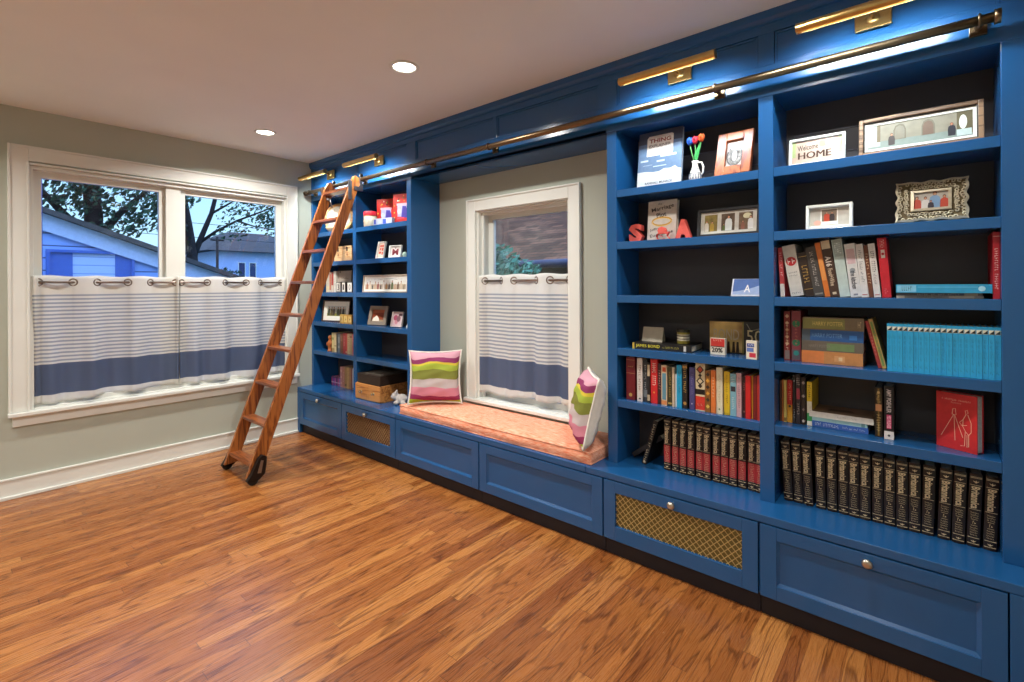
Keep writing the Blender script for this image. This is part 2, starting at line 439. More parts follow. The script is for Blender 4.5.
# ------------------------------------------------------------------ bookcase
SF, SB = .138, .385           # shelf front, back panel
ZT, ZK = .403, 2.09           # counter top, opening top
SH = [1.790, 1.526, 1.256, .989, .727]; ST = .037
def bookcase(x0, u, label):
    """x0 = left end, u = upright spans"""
    t = thing('bookcase', label, 'bookcase', (x0, 0, ZT))
    H = ZK - ZT
    for a, b in u:
        m = MB(); m.box(a-x0, b-x0, SF, YB-.001, .0005, H, BLUE); m.build('upright', t, .0015)
    for (a, b), (c, d) in zip(u[:-1], u[1:]):
        for z in SH:
            m = MB(); m.box(b-x0+.0005, c-x0-.0005, SF+.001, SB-.0005, z-ST-ZT, z-ZT, BLUE); m.build('shelf', t, .0015)
        m = MB(); m.box(b-x0+.0005, c-x0-.0005, SB, YB-.001, .0005, H, BACKP)
        for z in (1.868, 1.965): m.box(b-x0+.03, c-x0-.03, SB-.003, SB, z-ZT, z+.004-ZT, pm('#4a4854', rough=.4))  # battens in a lighter tone, standing for light caught on their edges
        m.build('back_panel', t)
    return t
bookcase(0.001, [(.001, .034), (.697, .744), (1.419, 1.471)], 'blue built-in bookcase with two bays, behind the wooden ladder')
bookcase(3.080, [(3.080, 3.134), (3.799, 3.855), (4.523, 4.60)], 'blue built-in bookcase with two bays full of encyclopedias and pale blue books')

t = thing('bookcase_header', 'dark blue panelled header with crown running along the ceiling over the bookcases', 'cabinet header', (0, 0, ZK))
m = MB(); m.box(.002, 4.605, SF+.012, YB-.001, 0.0005, .30, BLUE); m.box(1.471, 3.08, SF, .165, .0005, .02, BLUE)
m.box(.002, 4.605, SF, SF+.012, .0005, .128, BLUE); m.box(.002, 4.605, SF, SF+.012, .262, .30, BLUE)
pan = [(.034, .697), (.755, 1.419), (1.526, 2.285), (2.315, 3.03), (3.138, 3.799), (3.860, 4.523)]
prev = .002
for a, b in pan + [(4.605, 4.7)]:
    m.box(prev, a, SF, SF+.012, .128, .262, BLUE); prev = b
m.build('fascia', t, .0015)
for a, b in pan:
    m = MB(); rect_ring(m, lambda p, d, q: (p, d, q), a+.001, b-.001, .129, .261, .009, SF+.005, SF+.013, BLUE); m.build('panel', t, .002)
m = MB()
prof = [(.120, .3495), (.120, .318), (.127, .308), (.127, .300), (.137, .296), (.137, .288), (.16, .288), (.16, .3495)]
m.hull([(.002, y, z) for y, z in prof], [(4.605, y, z) for y, z in prof], BLUE); m.build('crown_molding', t)

# counter tops
for nm, lab, a, b in (('countertop', 'bright blue counter slab beneath the bookcase behind the ladder', .002, 1.4585),
                      ('bench_counter', 'blue bench board under the coral cushion', 1.4595, 3.0295),
                      ('countertop', 'bright blue counter slab in front of the encyclopedia rows', 3.0305, 4.605)):
    m = MB(); m.box(a, b, 0, YB-.001, .371, ZT, BLUE); o = m.build(nm, None, .003); tag(o, lab, 'counter')

# base cabinets
MESHW = pm('#dcc48a', rough=.35, metal=.8, var=.08)
MESHB = pm('#75622e', rough=.7, var=.15, scale=60)
MESHB2 = pm('#5b3018', rough=.7, var=.15, scale=60)
def knob_mb():
    m = MB(); m.M = Matrix.Rotation(PI/2, 4, 'X')
    m.lathe([(0, -.002), (.006, -.002), (.006, .012), (.0115, .016), (.0155, .022), (.0150, .028), (.010, .031), (0, .032)], NICKEL, 24)
    m.lathe([(.0158, .0215), (.0168, .0235), (.0158, .0255)], NICKEL, 24)
    return m
MESHD = pm('#9a7a52', rough=.4, metal=.7, var=.1)
def cabinet(a, b, label, kind, knob=True, back=MESHB, cat='cabinet'):
    t = thing('base_cabinet' if cat == 'cabinet' else 'bench_cabinet', label, cat, (a, 0, 0))
    W = b - a
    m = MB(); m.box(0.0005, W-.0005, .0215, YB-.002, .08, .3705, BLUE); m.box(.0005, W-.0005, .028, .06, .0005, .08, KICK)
    m.build('carcass', t, .001)
    d = MB(); f = lambda p, dd, q: (p, dd, q)
    x0, x1, z0, z1 = .003, W-.003, .084, .366
    if kind == 'mesh':
        i0, i1, k0, k1 = .064, W-.062, .152, .312
        d.box(x0, i0, 0, .02, z0, z1, BLUE); d.box(i1, x1, 0, .02, z0, z1, BLUE); d.box(i0, i1, 0, .02, z0, k0, BLUE); d.box(i0, i1, 0, .02, k1, z1, BLUE)
    else:
        i0, i1, k0, k1 = .062, W-.062, .140, .315
        d.box(x0, i0, 0, .02, z0, z1, BLUE); d.box(i1, x1, 0, .02, z0, z1, BLUE); d.box(i0, i1, 0, .02, z0, k0, BLUE); d.box(i0, i1, 0, .02, k1, z1, BLUE)
        d.box(i0, i1, .012, .0195, k0, k1, BLUE)
        # sloped inner moulding
        e = .010
        for (p, q) in (((i0, k0), (i1, k0)), ((i1, k0), (i1, k1)), ((i1, k1), (i0, k1)), ((i0, k1), (i0, k0))):
            cx, cz = (i0+i1)/2, (k0+k1)/2
            inn = [(v[0] + (e if v[0] < cx else -e), v[1] + (e if v[1] < cz else -e)) for v in (p, q)]
            d.face([(p[0], .004, p[1]), (q[0], .004, q[1]), (inn[1][0], .012, inn[1][1]), (inn[0][0], .012, inn[0][1])], BLUE)
    df = d.build('drawer_front' if kind == 'panel' else 'door_panel', t, .0015, recalc=False)
    if kind == 'mesh':
        g = MB(); g.box(i0, i1, .0165, .0195, k0, k1, back)
        sp, r = .029, .0019
        Wd, Hd = i1-i0, k1-k0
        n = int((Wd+Hd)/sp) + 2
        for j in range(-1, n):
            for sgn in (1, -1):
                c = j*sp
                pts = []
                # line x - sgn*z = c   (local, clipped to the opening)
                zlo, zhi = 0, Hd
                if sgn == 1:   # x = c - Hd + z
                    za, zb = max(0, Hd - c), min(Hd, Wd + Hd - c)
                    if zb - za < .004: continue
                    pts = [(c-Hd+za, za), (c-Hd+zb, zb)]
                else:          # x = c - z
                    za, zb = max(0, c - Wd), min(Hd, c)
                    if zb - za < .004: continue
                    pts = [(c-za, za), (c-zb, zb)]
                yy = .0125 if sgn == 1 else .0105
                g.tube([(i0+p[0], yy, k0+p[1]) for p in pts], r, MESHW if back is MESHB else MESHD, 5, cap=False)
        g.build('mesh_grille', t)
    if knob:
        k = knob_mb().build('knob', df); k.location = (W/2, 0, .341)
    return t
cabinet(.045, .745, 'low blue cabinet with a solid drawer front next to the window wall', 'panel')
cabinet(.747, 1.4565, 'low blue cabinet with a brown mesh front below the wooden card drawers', 'mesh', back=MESHB2)
cabinet(1.4585, 2.283, 'blue knobless bench cabinet under the cushion, beside the brown mesh cabinet', 'panel', False, cat='bench cabinet')
cabinet(2.285, 3.128, 'blue knobless bench cabinet under the cushion, beside the golden mesh cabinet', 'panel', False, cat='bench cabinet')
cabinet(3.130, 3.827, 'low blue cabinet with a golden lattice mesh front and pale knob', 'mesh')
cabinet(3.829, 4.526, 'low blue drawer cabinet with a pale knob under the black encyclopedias', 'panel')
m = MB()
m.hull([(.002, 0, .016), (.044, 0, .0005), (.044, 0, .3705), (.002, 0, .3705)], [(.002, .3, .016), (.044, .3, .0005), (.044, .3, .3705), (.002, .3, .3705)], BLUE)
o = m.build('filler_stile', None, .002); tag(o, 'narrow blue end stile against the window wall, reaching down to the floor', 'stile')
m = MB(); m.box(4.5275, 4.605, 0, .3, .0005, .3705, BLUE)
o = m.build('filler_stile', None, .002); tag(o, 'narrow blue end stile beside the cabinet under the black encyclopedias', 'stile')

# ------------------------------------------------------------------ ladder rail
RY, RZ = .072, 2.152
t = thing('ladder_rail', 'bronze ladder rail tube running along the header over both bookcases', 'rail', (0, 0, RZ))
MB().tube([(.035, RY, 0), (4.512, RY, 0)], .0155, OLDBRASS, 20).build('tube', t)
for x in (.035, 4.512):
    m = MB(); m.tube([(x-.008, RY, 0), (x+.008, RY, 0)], .0225, OLDBRASS, 20); m.build('end_cap', t)
for x in (.10, .90, 1.73, 2.31, 3.645, 4.47):
    m = MB(); m.tube([(x, SF-.0005, -.002), (x, RY, -.002)], .010, OLDBRASS, 14); m.box(x-.022, x+.022, SF-.012, SF-.0005, -.026, .022, OLDBRASS)
    m.torus((x, RY, 0), (1, 0, 0), .0185, .004, OLDBRASS, 20, 8)
    m.build('bracket', t, .0015)

# ------------------------------------------------------------------ picture lights
SLIT = emit('picture_lamp', (1, .95, .86), 8.)
def picture_light(x, label):
    t = thing('picture_light', label, 'picture light', (x, SF, 2.282), 0, 'brass picture lights on the header')
    m = MB(); m.box(-.055, .055, -.014, -.0005, -.036, .036, BRASS); m.build('back_plate', t, .003)
    m = MB(); m.M = Matrix.Translation((0, -.014, 0)) @ Matrix.Rotation(PI/2, 4, 'X'); m.lathe([(.0, .006), (.013, .006), (.018, .003), (.022, 0)], BRASS, 20)
    m.M = Matrix.Identity(4); m.tube([(0, -.014, 0), (0, -.07, .012), (0, -.13, .006), (0, -.165, -.012)], .0065, BRASS, 10); m.build('arm', t)
    # shade: a half-open tube, its slot turned down towards the shelves
    m = MB(); cy, cz, r = -.178, -.032, .019; n = 18; a0, a1 = R(-58), R(238)
    prof = [(cy + r*math.cos(a0+(a1-a0)*i/n), cz + r*math.sin(a0+(a1-a0)*i/n)) for i in range(n+1)]
    k = m.mi(BRASS)
    for rr in (1., .9):
        pr = [(cy+(y-cy)*rr, cz+(z-cz)*rr) for y, z in prof]
        for i in range(n):
            f = m.face([(-.215, pr[i][0], pr[i][1]), (.215, pr[i][0], pr[i][1]), (.215, pr[i+1][0], pr[i+1][1]), (-.215, pr[i+1][0], pr[i+1][1])], BRASS, True)
    for x0 in (-.215, .215):
        m.hull([(x0-.002, y, z) for y, z in prof], [(x0+.002, y, z) for y, z in prof], BRASS)
    m.build('shade', t, recalc=True)
    s = MB(); s.tube([(-.205, cy, cz), (.205, cy, cz)], .006, SLIT, 8); s.build('lamp_tube', t)
    L = bpy.data.lights.new('picture_lamp', 'AREA'); L.shape = 'RECTANGLE'; L.size = .40; L.size_y = .02
    L.energy = 4.4; L.color = (.84, .95, 1.); L.spread = R(140)
    lo = bpy.data.objects.new('lamp', L); COL.objects.link(lo); lo.parent = t; lo.location = (0, cy+.004, cz-.017); lo.rotation_euler = (R(46), 0, 0)
    return t
picture_light(.365, 'brass picture light nearest the big curtained window')
picture_light(1.085, 'brass picture light over the bay with the red toy boxes')
picture_light(3.467, 'brass picture light over the bay with the tulip vase')
picture_light(4.190, 'brass picture light over the bay with the long bronze framed photo')

# ------------------------------------------------------------------ rolling ladder
t = thing('rolling_ladder', 'brown oak rolling ladder hooked on the rail, leaning on the bookcase', 'ladder', (.72, -.76, 0))
ox, oy = .72, -.76
LY = lambda z: -.788 + .3672*(z-.049)       # front edge of the rails
def rail_mb(x0, x1):
    m = MB(); d = .088
    zb, zt = .045, 2.135
    out = [(LY(zb), zb), (LY(zb)+d, zb+.005), (LY(zt)+d-.002, zt-.02), (LY(zt)+d*.86, zt+.022), (LY(zt)+d*.6, zt+.04), (LY(zt)+d*.35, zt+.032), (LY(zt), zt-.03)]
    m.hull([(x0-ox, y-oy, z) for y, z in out], [(x1-ox, y-oy, z) for y, z in out], OAK)
    return m
for x0, x1 in ((.522, .545), (.902, .925)):
    rl = rail_mb(x0, x1).build('side_rail', t, .002)
for z in (.118, .362, .606, .850, 1.094, 1.338, 1.582, 1.826, 2.070):
    m = MB(); y0 = LY(z)-oy
    m.box(.545-ox+.0003, .902-ox-.0003, y0+.004, y0+.084, z-.011, z+.011, OAKX); m.build('rung', t, .003)
# wheels in iron housings at the feet
for x, sx in ((.545, -1), (.925, 1)):
    xa = (x if sx > 0 else .522)
    m = MB()
    yb = LY(.1)-oy
    out = [(yb-.028, .032), (yb+.0, .075), (yb+.045, .165), (yb+.07, .185), (yb+.098, .17), (yb+.095, .12), (yb+.085, .06), (yb+.05, .03), (yb+.01, .022)]
    m.hull([(xa-ox+sx*.0005, y, z) for y, z in out], [(xa-ox+sx*.034, y, z) for y, z in out], IRON)
    m.hull([(xa-ox+sx*.0345, y, z) for y, z in ((yb+.035, .075), (yb+.058, .155), (yb+.075, .15), (yb+.06, .07))], [(xa-ox+sx*.037, y, z) for y, z in ((yb+.035, .075), (yb+.058, .155), (yb+.075, .15), (yb+.06, .07))], STEEL)
    m.build('wheel_housing', t, .004)
    m = MB(); c = (xa-ox+sx*.018, yb+.012, .034); m.M = Matrix.Translation(c) @ Matrix.Rotation(PI/2, 4, 'Y')
    m.lathe([(0, -.013), (.030, -.013), (.0338, -.009), (.0338, .009), (.030, .013), (0, .013)], BLACK, 28); m.build('wheel', t)
# hooks with rollers riding on the rail tube
for x, sx in ((.522, 1), (.925, 1)):
    m = MB(); xs = (x-ox) - (.008 if x < .6 else -.0005)
    m.box(xs, xs+.0075, RY-.014-oy, RY+.014-oy, 2.06, 2.196, PEWTER); m.box(xs, xs+.0075, LY(2.08)+.05-oy, RY-.014-oy, 2.06, 2.09, PEWTER)
    m.box(xs, xs+.0075, LY(2.0)+.03-oy, LY(2.0)+.06-oy, 1.98, 2.13, STEEL)
    m.M = Matrix.Translation((xs+.004, RY-oy, RZ+.028)) @ Matrix.Rotation(PI/2, 4, 'Y')
    m.lathe([(0, -.012), (.0115, -.012), (.0115, -.008), (.009, 0), (.0115, .008), (.0115, .012), (0, .012)], IRON, 20)
    m.build('roller_hook', t, .0015)
m = MB(); m.tube([(.546-ox, LY(2.05)+.05-oy, 2.03), (.575-ox, LY(2.05)+.06-oy, 2.02)], .012, STEEL, 12); m.tube([(.575-ox, LY(2.05)+.06-oy, 2.03), (.575-ox, LY(2.05)+.075-oy, 1.96)], .007, STEEL, 10)
m.build('brake_lever', t)

# ------------------------------------------------------------------ curtains
def curtain(name, label, L, z0, z1, spans, amp, mat, ringmat, wall, rodz, folds):
    """a sheet in local (a along the rod, d out into the room); spans: where the cloth passes behind the rod"""
    t = thing(name, label, 'curtain', (0, 0, 0), 0, 'striped cafe curtains')
    m = MB(); k = m.mi(mat)
    na, nz = 150, 40
    def off(a):
        for i, (p, q) in enumerate(spans):
            if p <= a <= q: return -amp * math.sin(PI*(a-p)/(q-p)) ** .8
        pts = [L[0]] + [e for s in spans for e in s] + [L[1]]
        for p, q in zip(pts[::2], pts[1::2]):
            if p <= a <= q: return amp * math.sin(PI*max(0, (a-p))/max(.001, q-p)) ** .8 if q-p > .02 else 0.
        return 0.
    grid = []
    for j in range(nz+1):
        v = j/nz; row = []
        for i in range(na+1):
            a = L[0] + (L[1]-L[0])*i/na
            fr = 1 - v
            soft = off(a)*(1-.2*fr) + folds*(math.sin(a*31+1.3)*.015+math.sin(a*53+.4)*.006)*min(1, max(0, fr-.07)*1.6) + .006*fr*math.sin(a*61)
            zz = z0 + (z1-z0)*v + (.009*math.sin(a*5.2+.7)+.005*math.sin(a*17))*(1-v)**2
            if v == 1: zz += .004*math.sin(a*26)
            aa = a + .008*fr*math.sin(a*14)
            row.append(m._v(wall(aa, soft, zz)))
        grid.append(row)
    for j in range(nz):
        for i in range(na):
            f = m.bm.faces.new([grid[j][i], grid[j][i+1], grid[j+1][i+1], grid[j+1][i]]); f.material_index = k; f.smooth = True
    c = m.build('cloth', t, recalc=True)
    s = c.modifiers.new('thickness', 'SOLIDIFY'); s.thickness = .0012; s.offset = 0
    for p, q in spans:
        for e, sg in ((p, 1), (q, -1)):
            g = MB(); ctr = V(wall(e, 0, rodz)); nrm = V(wall(e + sg*.55, 1., rodz)) - ctr
            g.torus(ctr, nrm, .0225, .0045, ringmat, 24, 8); g.build('grommet', t)
    return t
def curtain_cloth(name, z0, zb0, zb1, zs, n):
    m, nt, b, mx = cloth_z(name, [(z0, '#f1f1ec'), (zb0, '#6f7f9e'), (zb1, '#f4f4f0'), (1.5, '#f4f4f0')], mixw=.12)
    L = nt.links.new
    tc = N(nt, 'ShaderNodeTexCoord'); sp = N(nt, 'ShaderNodeSeparateXYZ'); L(tc.outputs['Object'], sp.inputs[0])
    def mth(op, a_, b_):
        k = N(nt, 'ShaderNodeMath', operation=op)
        for i, v in enumerate((a_, b_)):
            if isinstance(v, (int, float)): k.inputs[i].default_value = v
            elif v is not None: L(v, k.inputs[i])
        return k.outputs[0]
    z = sp.outputs['Z']; p = (zs-zb1)/n
    fr = mth('FRACT', mth('DIVIDE', mth('SUBTRACT', z, zb1), p), None)
    on = mth('MULTIPLY', mth('GREATER_THAN', fr, .55), mth('MULTIPLY', mth('GREATER_THAN', z, zb1), mth('LESS_THAN', z, zs+.001)))
    m2 = N(nt, 'ShaderNodeMix', data_type='RGBA'); L(on, m2.inputs['Factor']); L(mx.outputs['Result'], m2.inputs['A']); m2.inputs['B'].default_value = lin('#b4bdca')
    L(m2.outputs['Result'], b.inputs['Base Color'])
    add_translucent(m, nt, b, m2, .45)
    return m
cm = curtain_cloth('striped_cotton', .52, .609, .810, 1.262, 18)
cm2 = curtain_cloth('striped_cotton_seat', .53, .602, .800, 1.252, 18)
lw = lambda a, d, z: (-.004 + d, a, z)
RZL = 1.343
curtain('cafe_curtain', 'striped cafe curtain on the big window, half farther from the bookcase', (-1.716, -.909), .566, 1.385,
        [(-1.683, -1.515), (-1.391, -1.221), (-1.089, -.93)], .021, cm, PEWTER, lw, RZL, 1)
curtain('cafe_curtain', 'striped cafe curtain on the big window, half next to the ladder', (-.904, -.094), .562, 1.386,
        [(-.892, -.717), (-.588, -.427), (-.315, -.136)], .021, cm, PEWTER, lw, RZL, 1)
bw = lambda a, d, z: (a, .428 - d, z)
curtain('cafe_curtain', 'striped cafe curtain on the narrow window above the bench cushion', (1.872, 2.664), .555, 1.383,
        [(1.935, 2.09), (2.205, 2.395), (2.505, 2.645)], .016, cm2, PEWTER, bw, 1.342, .8)
for nm, lab, p, q in (('curtain_rod', 'thin pewter curtain rod across the big double window', (-.004, -1.704, RZL), (-.004, -.112, RZL)), ('curtain_rod', 'thin pewter curtain rod across the narrow window above the bench', (1.888, .428, 1.342), (2.649, .428, 1.342))):
    o = MB().tube([p, q], .0075, PEWTER, 12).build(nm); tag(o, lab, 'curtain rod')

# ------------------------------------------------------------------ bench cushion and pillows
cu, nt, bb = newmat('coral_tweed')
tc = N(nt, 'ShaderNodeTexCoord'); mp = N(nt, 'ShaderNodeMapping'); mp.inputs['Scale'].default_value = (26, 240, 240)
nz = N(nt, 'ShaderNodeTexNoise'); nz.inputs['Scale'].default_value = 1; nz.inputs['Detail'].default_value = 4
r = N(nt, 'ShaderNodeValToRGB'); r.color_ramp.elements[0].color = lin('#e26e44'); r.color_ramp.elements[1].color = lin('#fbd0b2')
r.color_ramp.elements[0].position = .3; r.color_ramp.elements[1].position = .72
nt.links.new(tc.outputs['Object'], mp.inputs[0]); nt.links.new(mp.outputs[0], nz.inputs['Vector']); nt.links.new(nz.outputs['Fac'], r.inputs['Fac']); nt.links.new(r.outputs[0], bb.inputs['Base Color'])
bb.inputs['Roughness'].default_value = .95
t = thing('bench_cushion', 'long coral tweed seat cushion on the window bench', 'cushion', (2.26, .205, ZT+.0008))
m = MB(); hx, y0, y1 = .785, -.178, .17
nx, ny = 60, 16
def cush(u, v):
    bul = (1-(2*u-1)**8)*(1-(2*v-1)**6)
    return bul
k = m.mi(cu)
def sheet(fn, nu, nv):
    g = [[m._v(fn(i/nu, j/nv)) for i in range(nu+1)] for j in range(nv+1)]
    for j in range(nv):
        for i in range(nu):
            f = m.bm.faces.new([g[j][i], g[j][i+1], g[j+1][i+1], g[j+1][i]]); f.material_index = k; f.smooth = True
def wv(u): return .0035*math.sin(u*21)+.002*math.sin(u*47+1)
sheet(lambda u, v: (-hx+2*hx*u, y0+(y1-y0)*v, .058 + .016*cush(u, v)+wv(u)*cush(u, v)*.6), nx, ny)
sheet(lambda u, v: (-hx+2*hx*u, y0+(y1-y0)*(1-v), 0), nx, ny)
def side(p, q, bulge):
    sheet(lambda u, v: (p[0]+(q[0]-p[0])*u + bulge[0]*math.sin(PI*v)*(1-(2*u-1)**10), p[1]+(q[1]-p[1])*u + (bulge[1]*math.sin(PI*v) - (wv(u)*math.sin(PI*v) if bulge[1] else 0))*(1-(2*u-1)**20), .058*v), 60 if bulge[1] else ny, 6)
side((-hx, y0), (hx, y0), (0, -.007)); side((hx, y0), (hx, y1), (.006, 0)); side((hx, y1), (-hx, y1), (0, .004)); side((-hx, y1), (-hx, y0), (-.006, 0))
bmesh.ops.remove_doubles(m.bm, verts=m.bm.verts[:], dist=.0006)
m.build('cover', t, .006)
m = MB()
for z in (.003, .058):
    pts = [(-hx, y0-.001, z), (hx, y0-.001, z), (hx, y1, z), (-hx, y1, z), (-hx, y0-.001, z)]
    for p, q in zip(pts[:-1], pts[1:]): m.tube([p, q], .0035, cu, 8)
m.build('piping', t)

pst = [(-.01, '#a8bc3c'), (.046, '#953a60'), (.080, '#cf8698'), (.130, '#bfb4b4'), (.186, '#7f8440'), (.246, '#a3b648'), (.282, '#d2c148'), (.296, '#8f4068'), (.326, '#cf9cab'), (.40, '#cda9b6')]
pil, nt, bb, mx = cloth_z('striped_pillow_cotton', [(p + .02, c) for p, c in pst], wob=.075, mixw=.1)
PWH = pm('#e8e6de', rough=.95, var=.05, scale=30)
def pillow(label, loc, rz, lean, wd=.37, T=.066):
    t = thing('throw_pillow', label, 'pillow', loc, rz, 'striped pillows on the bench')
    n = 22
    for nm, sgn, mt, gr in (('front_panel', -1, pil, 1.), ('back_panel', 1, PWH, 1.045)):
        m = MB(); k = m.mi(mt)
        m.M = Matrix.Translation((0, 0, wd/2*math.cos(lean)+.0)) @ Matrix.Rotation(-lean, 4, 'X')
        g = []
        for j in range(n+1):
            row = []
            for i in range(n+1):
                u, v = -1+2*i/n, -1+2*j/n
                pin = .13
                x = u*(1 - pin*(1-v*v)*abs(u)**3); z = v*(1 - pin*.8*(1-u*u)*abs(v)**3)
                th = ((1-u**4)*(1-v**4))**.5
                wr = .004*math.sin(u*9+v*4)*th + .003*math.sin(v*17-u*5)*th
                row.append(m._v((x*wd/2*gr, sgn*(T*th + wr) - sgn*.0005 + (.004 if sgn > 0 else 0), z*wd/2*gr)))
            g.append(row)
        for j in range(n):
            for i in range(n):
                f = m.bm.faces.new([g[j][i], g[j][i+1], g[j+1][i+1], g[j+1][i]] if sgn < 0 else [g[j][i], g[j+1][i], g[j+1][i+1], g[j][i+1]]); f.material_index = k; f.smooth = True
        o = m.build(nm, t, recalc=False)
    m = MB(); m.M = Matrix.Translation((0, 0, wd/2*math.cos(lean))) @ Matrix.Rotation(-lean, 4, 'X')
    pts = []
    for (ua, va, ub, vb) in ((-1,-1,1,-1), (1,-1,1,1), (1,1,-1,1), (-1,1,-1,-1)):
        for q in range(14):
            s_ = q/14; u, v = ua+(ub-ua)*s_, va+(vb-va)*s_
            x = u*(1 - .09*(1-v*v)*abs(u)**3); z = v*(1 - .072*(1-u*u)*abs(v)**3)
            pts.append((x*wd/2, 0, z*wd/2))
    m.tube(pts + [pts[0]], .006, PWH, 8, cap=False); m.build('piping', t)
    return t
pillow('striped pillow standing at the bench end next to the wooden card drawers', (1.675, .185, .487), R(46), R(15))
pillow('striped pillow seen edge-on, propped against the encyclopedia bookcase', (2.945, .145, .488), R(-50), R(13), .36)

# ------------------------------------------------------------------ books
def H(c, **k): return pm(c, rough=.45, var=.07, scale=60, **k)
READ = ('A16', 'Food+Wine', 'the kitchen', 'HARRY POTTER', 'JAMES BOND', 'AMY POEHLER', 'YES PLEASE')
def decorate(m, w, h, dec, y=0.):
    """bands and lettering on a spine that faces -y, drawn on the cover itself"""
    for i, q in enumerate(dec):
        yy = y - .00025 - .00012*i
        if q[0] == 'b':                      # band
            m.box(0 if len(q) < 5 else w*q[4], w if len(q) < 5 else w*(1-q[4]), yy, y, h*q[1], h*q[2], H(q[3]))
        elif q[0] == 't':                    # lettering down the spine: text, centre, length, colour, height share
            (m.text(q[1], (w*.5, yy, h*q[2]), DN, RT, h*q[3], w*q[5], H(q[4]), .02) if q[1] in READ else m.marks(q[1], (w*.5, yy, h*q[2]), DN, RT, h*q[3], w*q[5], H(q[4])))
        elif q[0] == 'h':                    # lettering across the spine
            m.marks(q[1], (w*.5, yy, h*q[2]), RT, UP, w*.7, q[4], H(q[3]))
        elif q[0] == 'o':                    # round mark
            m.disc(w*.5, h*q[1], w*q[2], w*q[2], yy, H(q[3]), 18)
        elif q[0] == 'd':                    # diamond ornament
            cz, a = h*q[1], q[2]*w
            m.poly([(w*.5-a, cz), (w*.5, cz-a*1.1), (w*.5+a, cz), (w*.5, cz+a*1.1)], yy, H(q[3]))
BOOKG = {}
def book(label, x, y, zb, w, h, d, cov, dec=(), tilt=0., rz=0., group=None, pages=True, cat='book', name='book'):
    zz = zb + (w*math.sin(tilt) if tilt > 0 else 0) + .0006
    t = thing(name, label, cat, (x, y, zz), rz, group, tilt)
    c = H(cov); m = MB()
    m.box(0, w, 0, .003, 0, h, c); m.box(0, .0025, .003, d, 0, h, c); m.box(w-.0025, w, .003, d, 0, h, c)
    decorate(m, w, h, dec); m.build('cover', t)
    MB().box(.0025, w-.0025, .003, d-.004, .003, h-.003, PAPER).build('page_block', t)
    return t
def flat(label, x, y, z, L, th, dep, cov, dec=(), rz=0., top=None, topdec=None):
    """a book lying down, spine to the front"""
    t = thing('book', label, 'book', (x, y, z+.0006), rz, 'books lying flat')
    c = H(cov); m = MB()
    b = .0022
    m.box(0, L, 0, .003, 0, th, c); m.box(0, L, .003, dep, 0, b, c); m.box(0, L, .003, dep, th-b, th, top or c)
    for i, q in enumerate(dec):
        yy = -.0003 - .0001*i
        if q[0] == 'b': m.box(L*q[1], L*q[2], yy, 0, 0 if len(q) < 5 else th*q[4], th if len(q) < 5 else th*q[5], H(q[3]))
        elif q[0] == 't': (m.text if q[1] in READ else m.marks)(q[1], (L*q[2], yy, th*.5), RT, UP, L*q[3], th*q[5], H(q[4]))
        elif q[0] == 'o': m.disc(L*q[1], th*.5, th*q[2], th*q[2], yy, H(q[3]), 20)
    if topdec: topdec(m, L, dep, th)
    m.build('cover', t)
    MB().box(.003, L-.003, .003, dep-.003, b, th-b, PAPER).build('page_block', t)
    return t

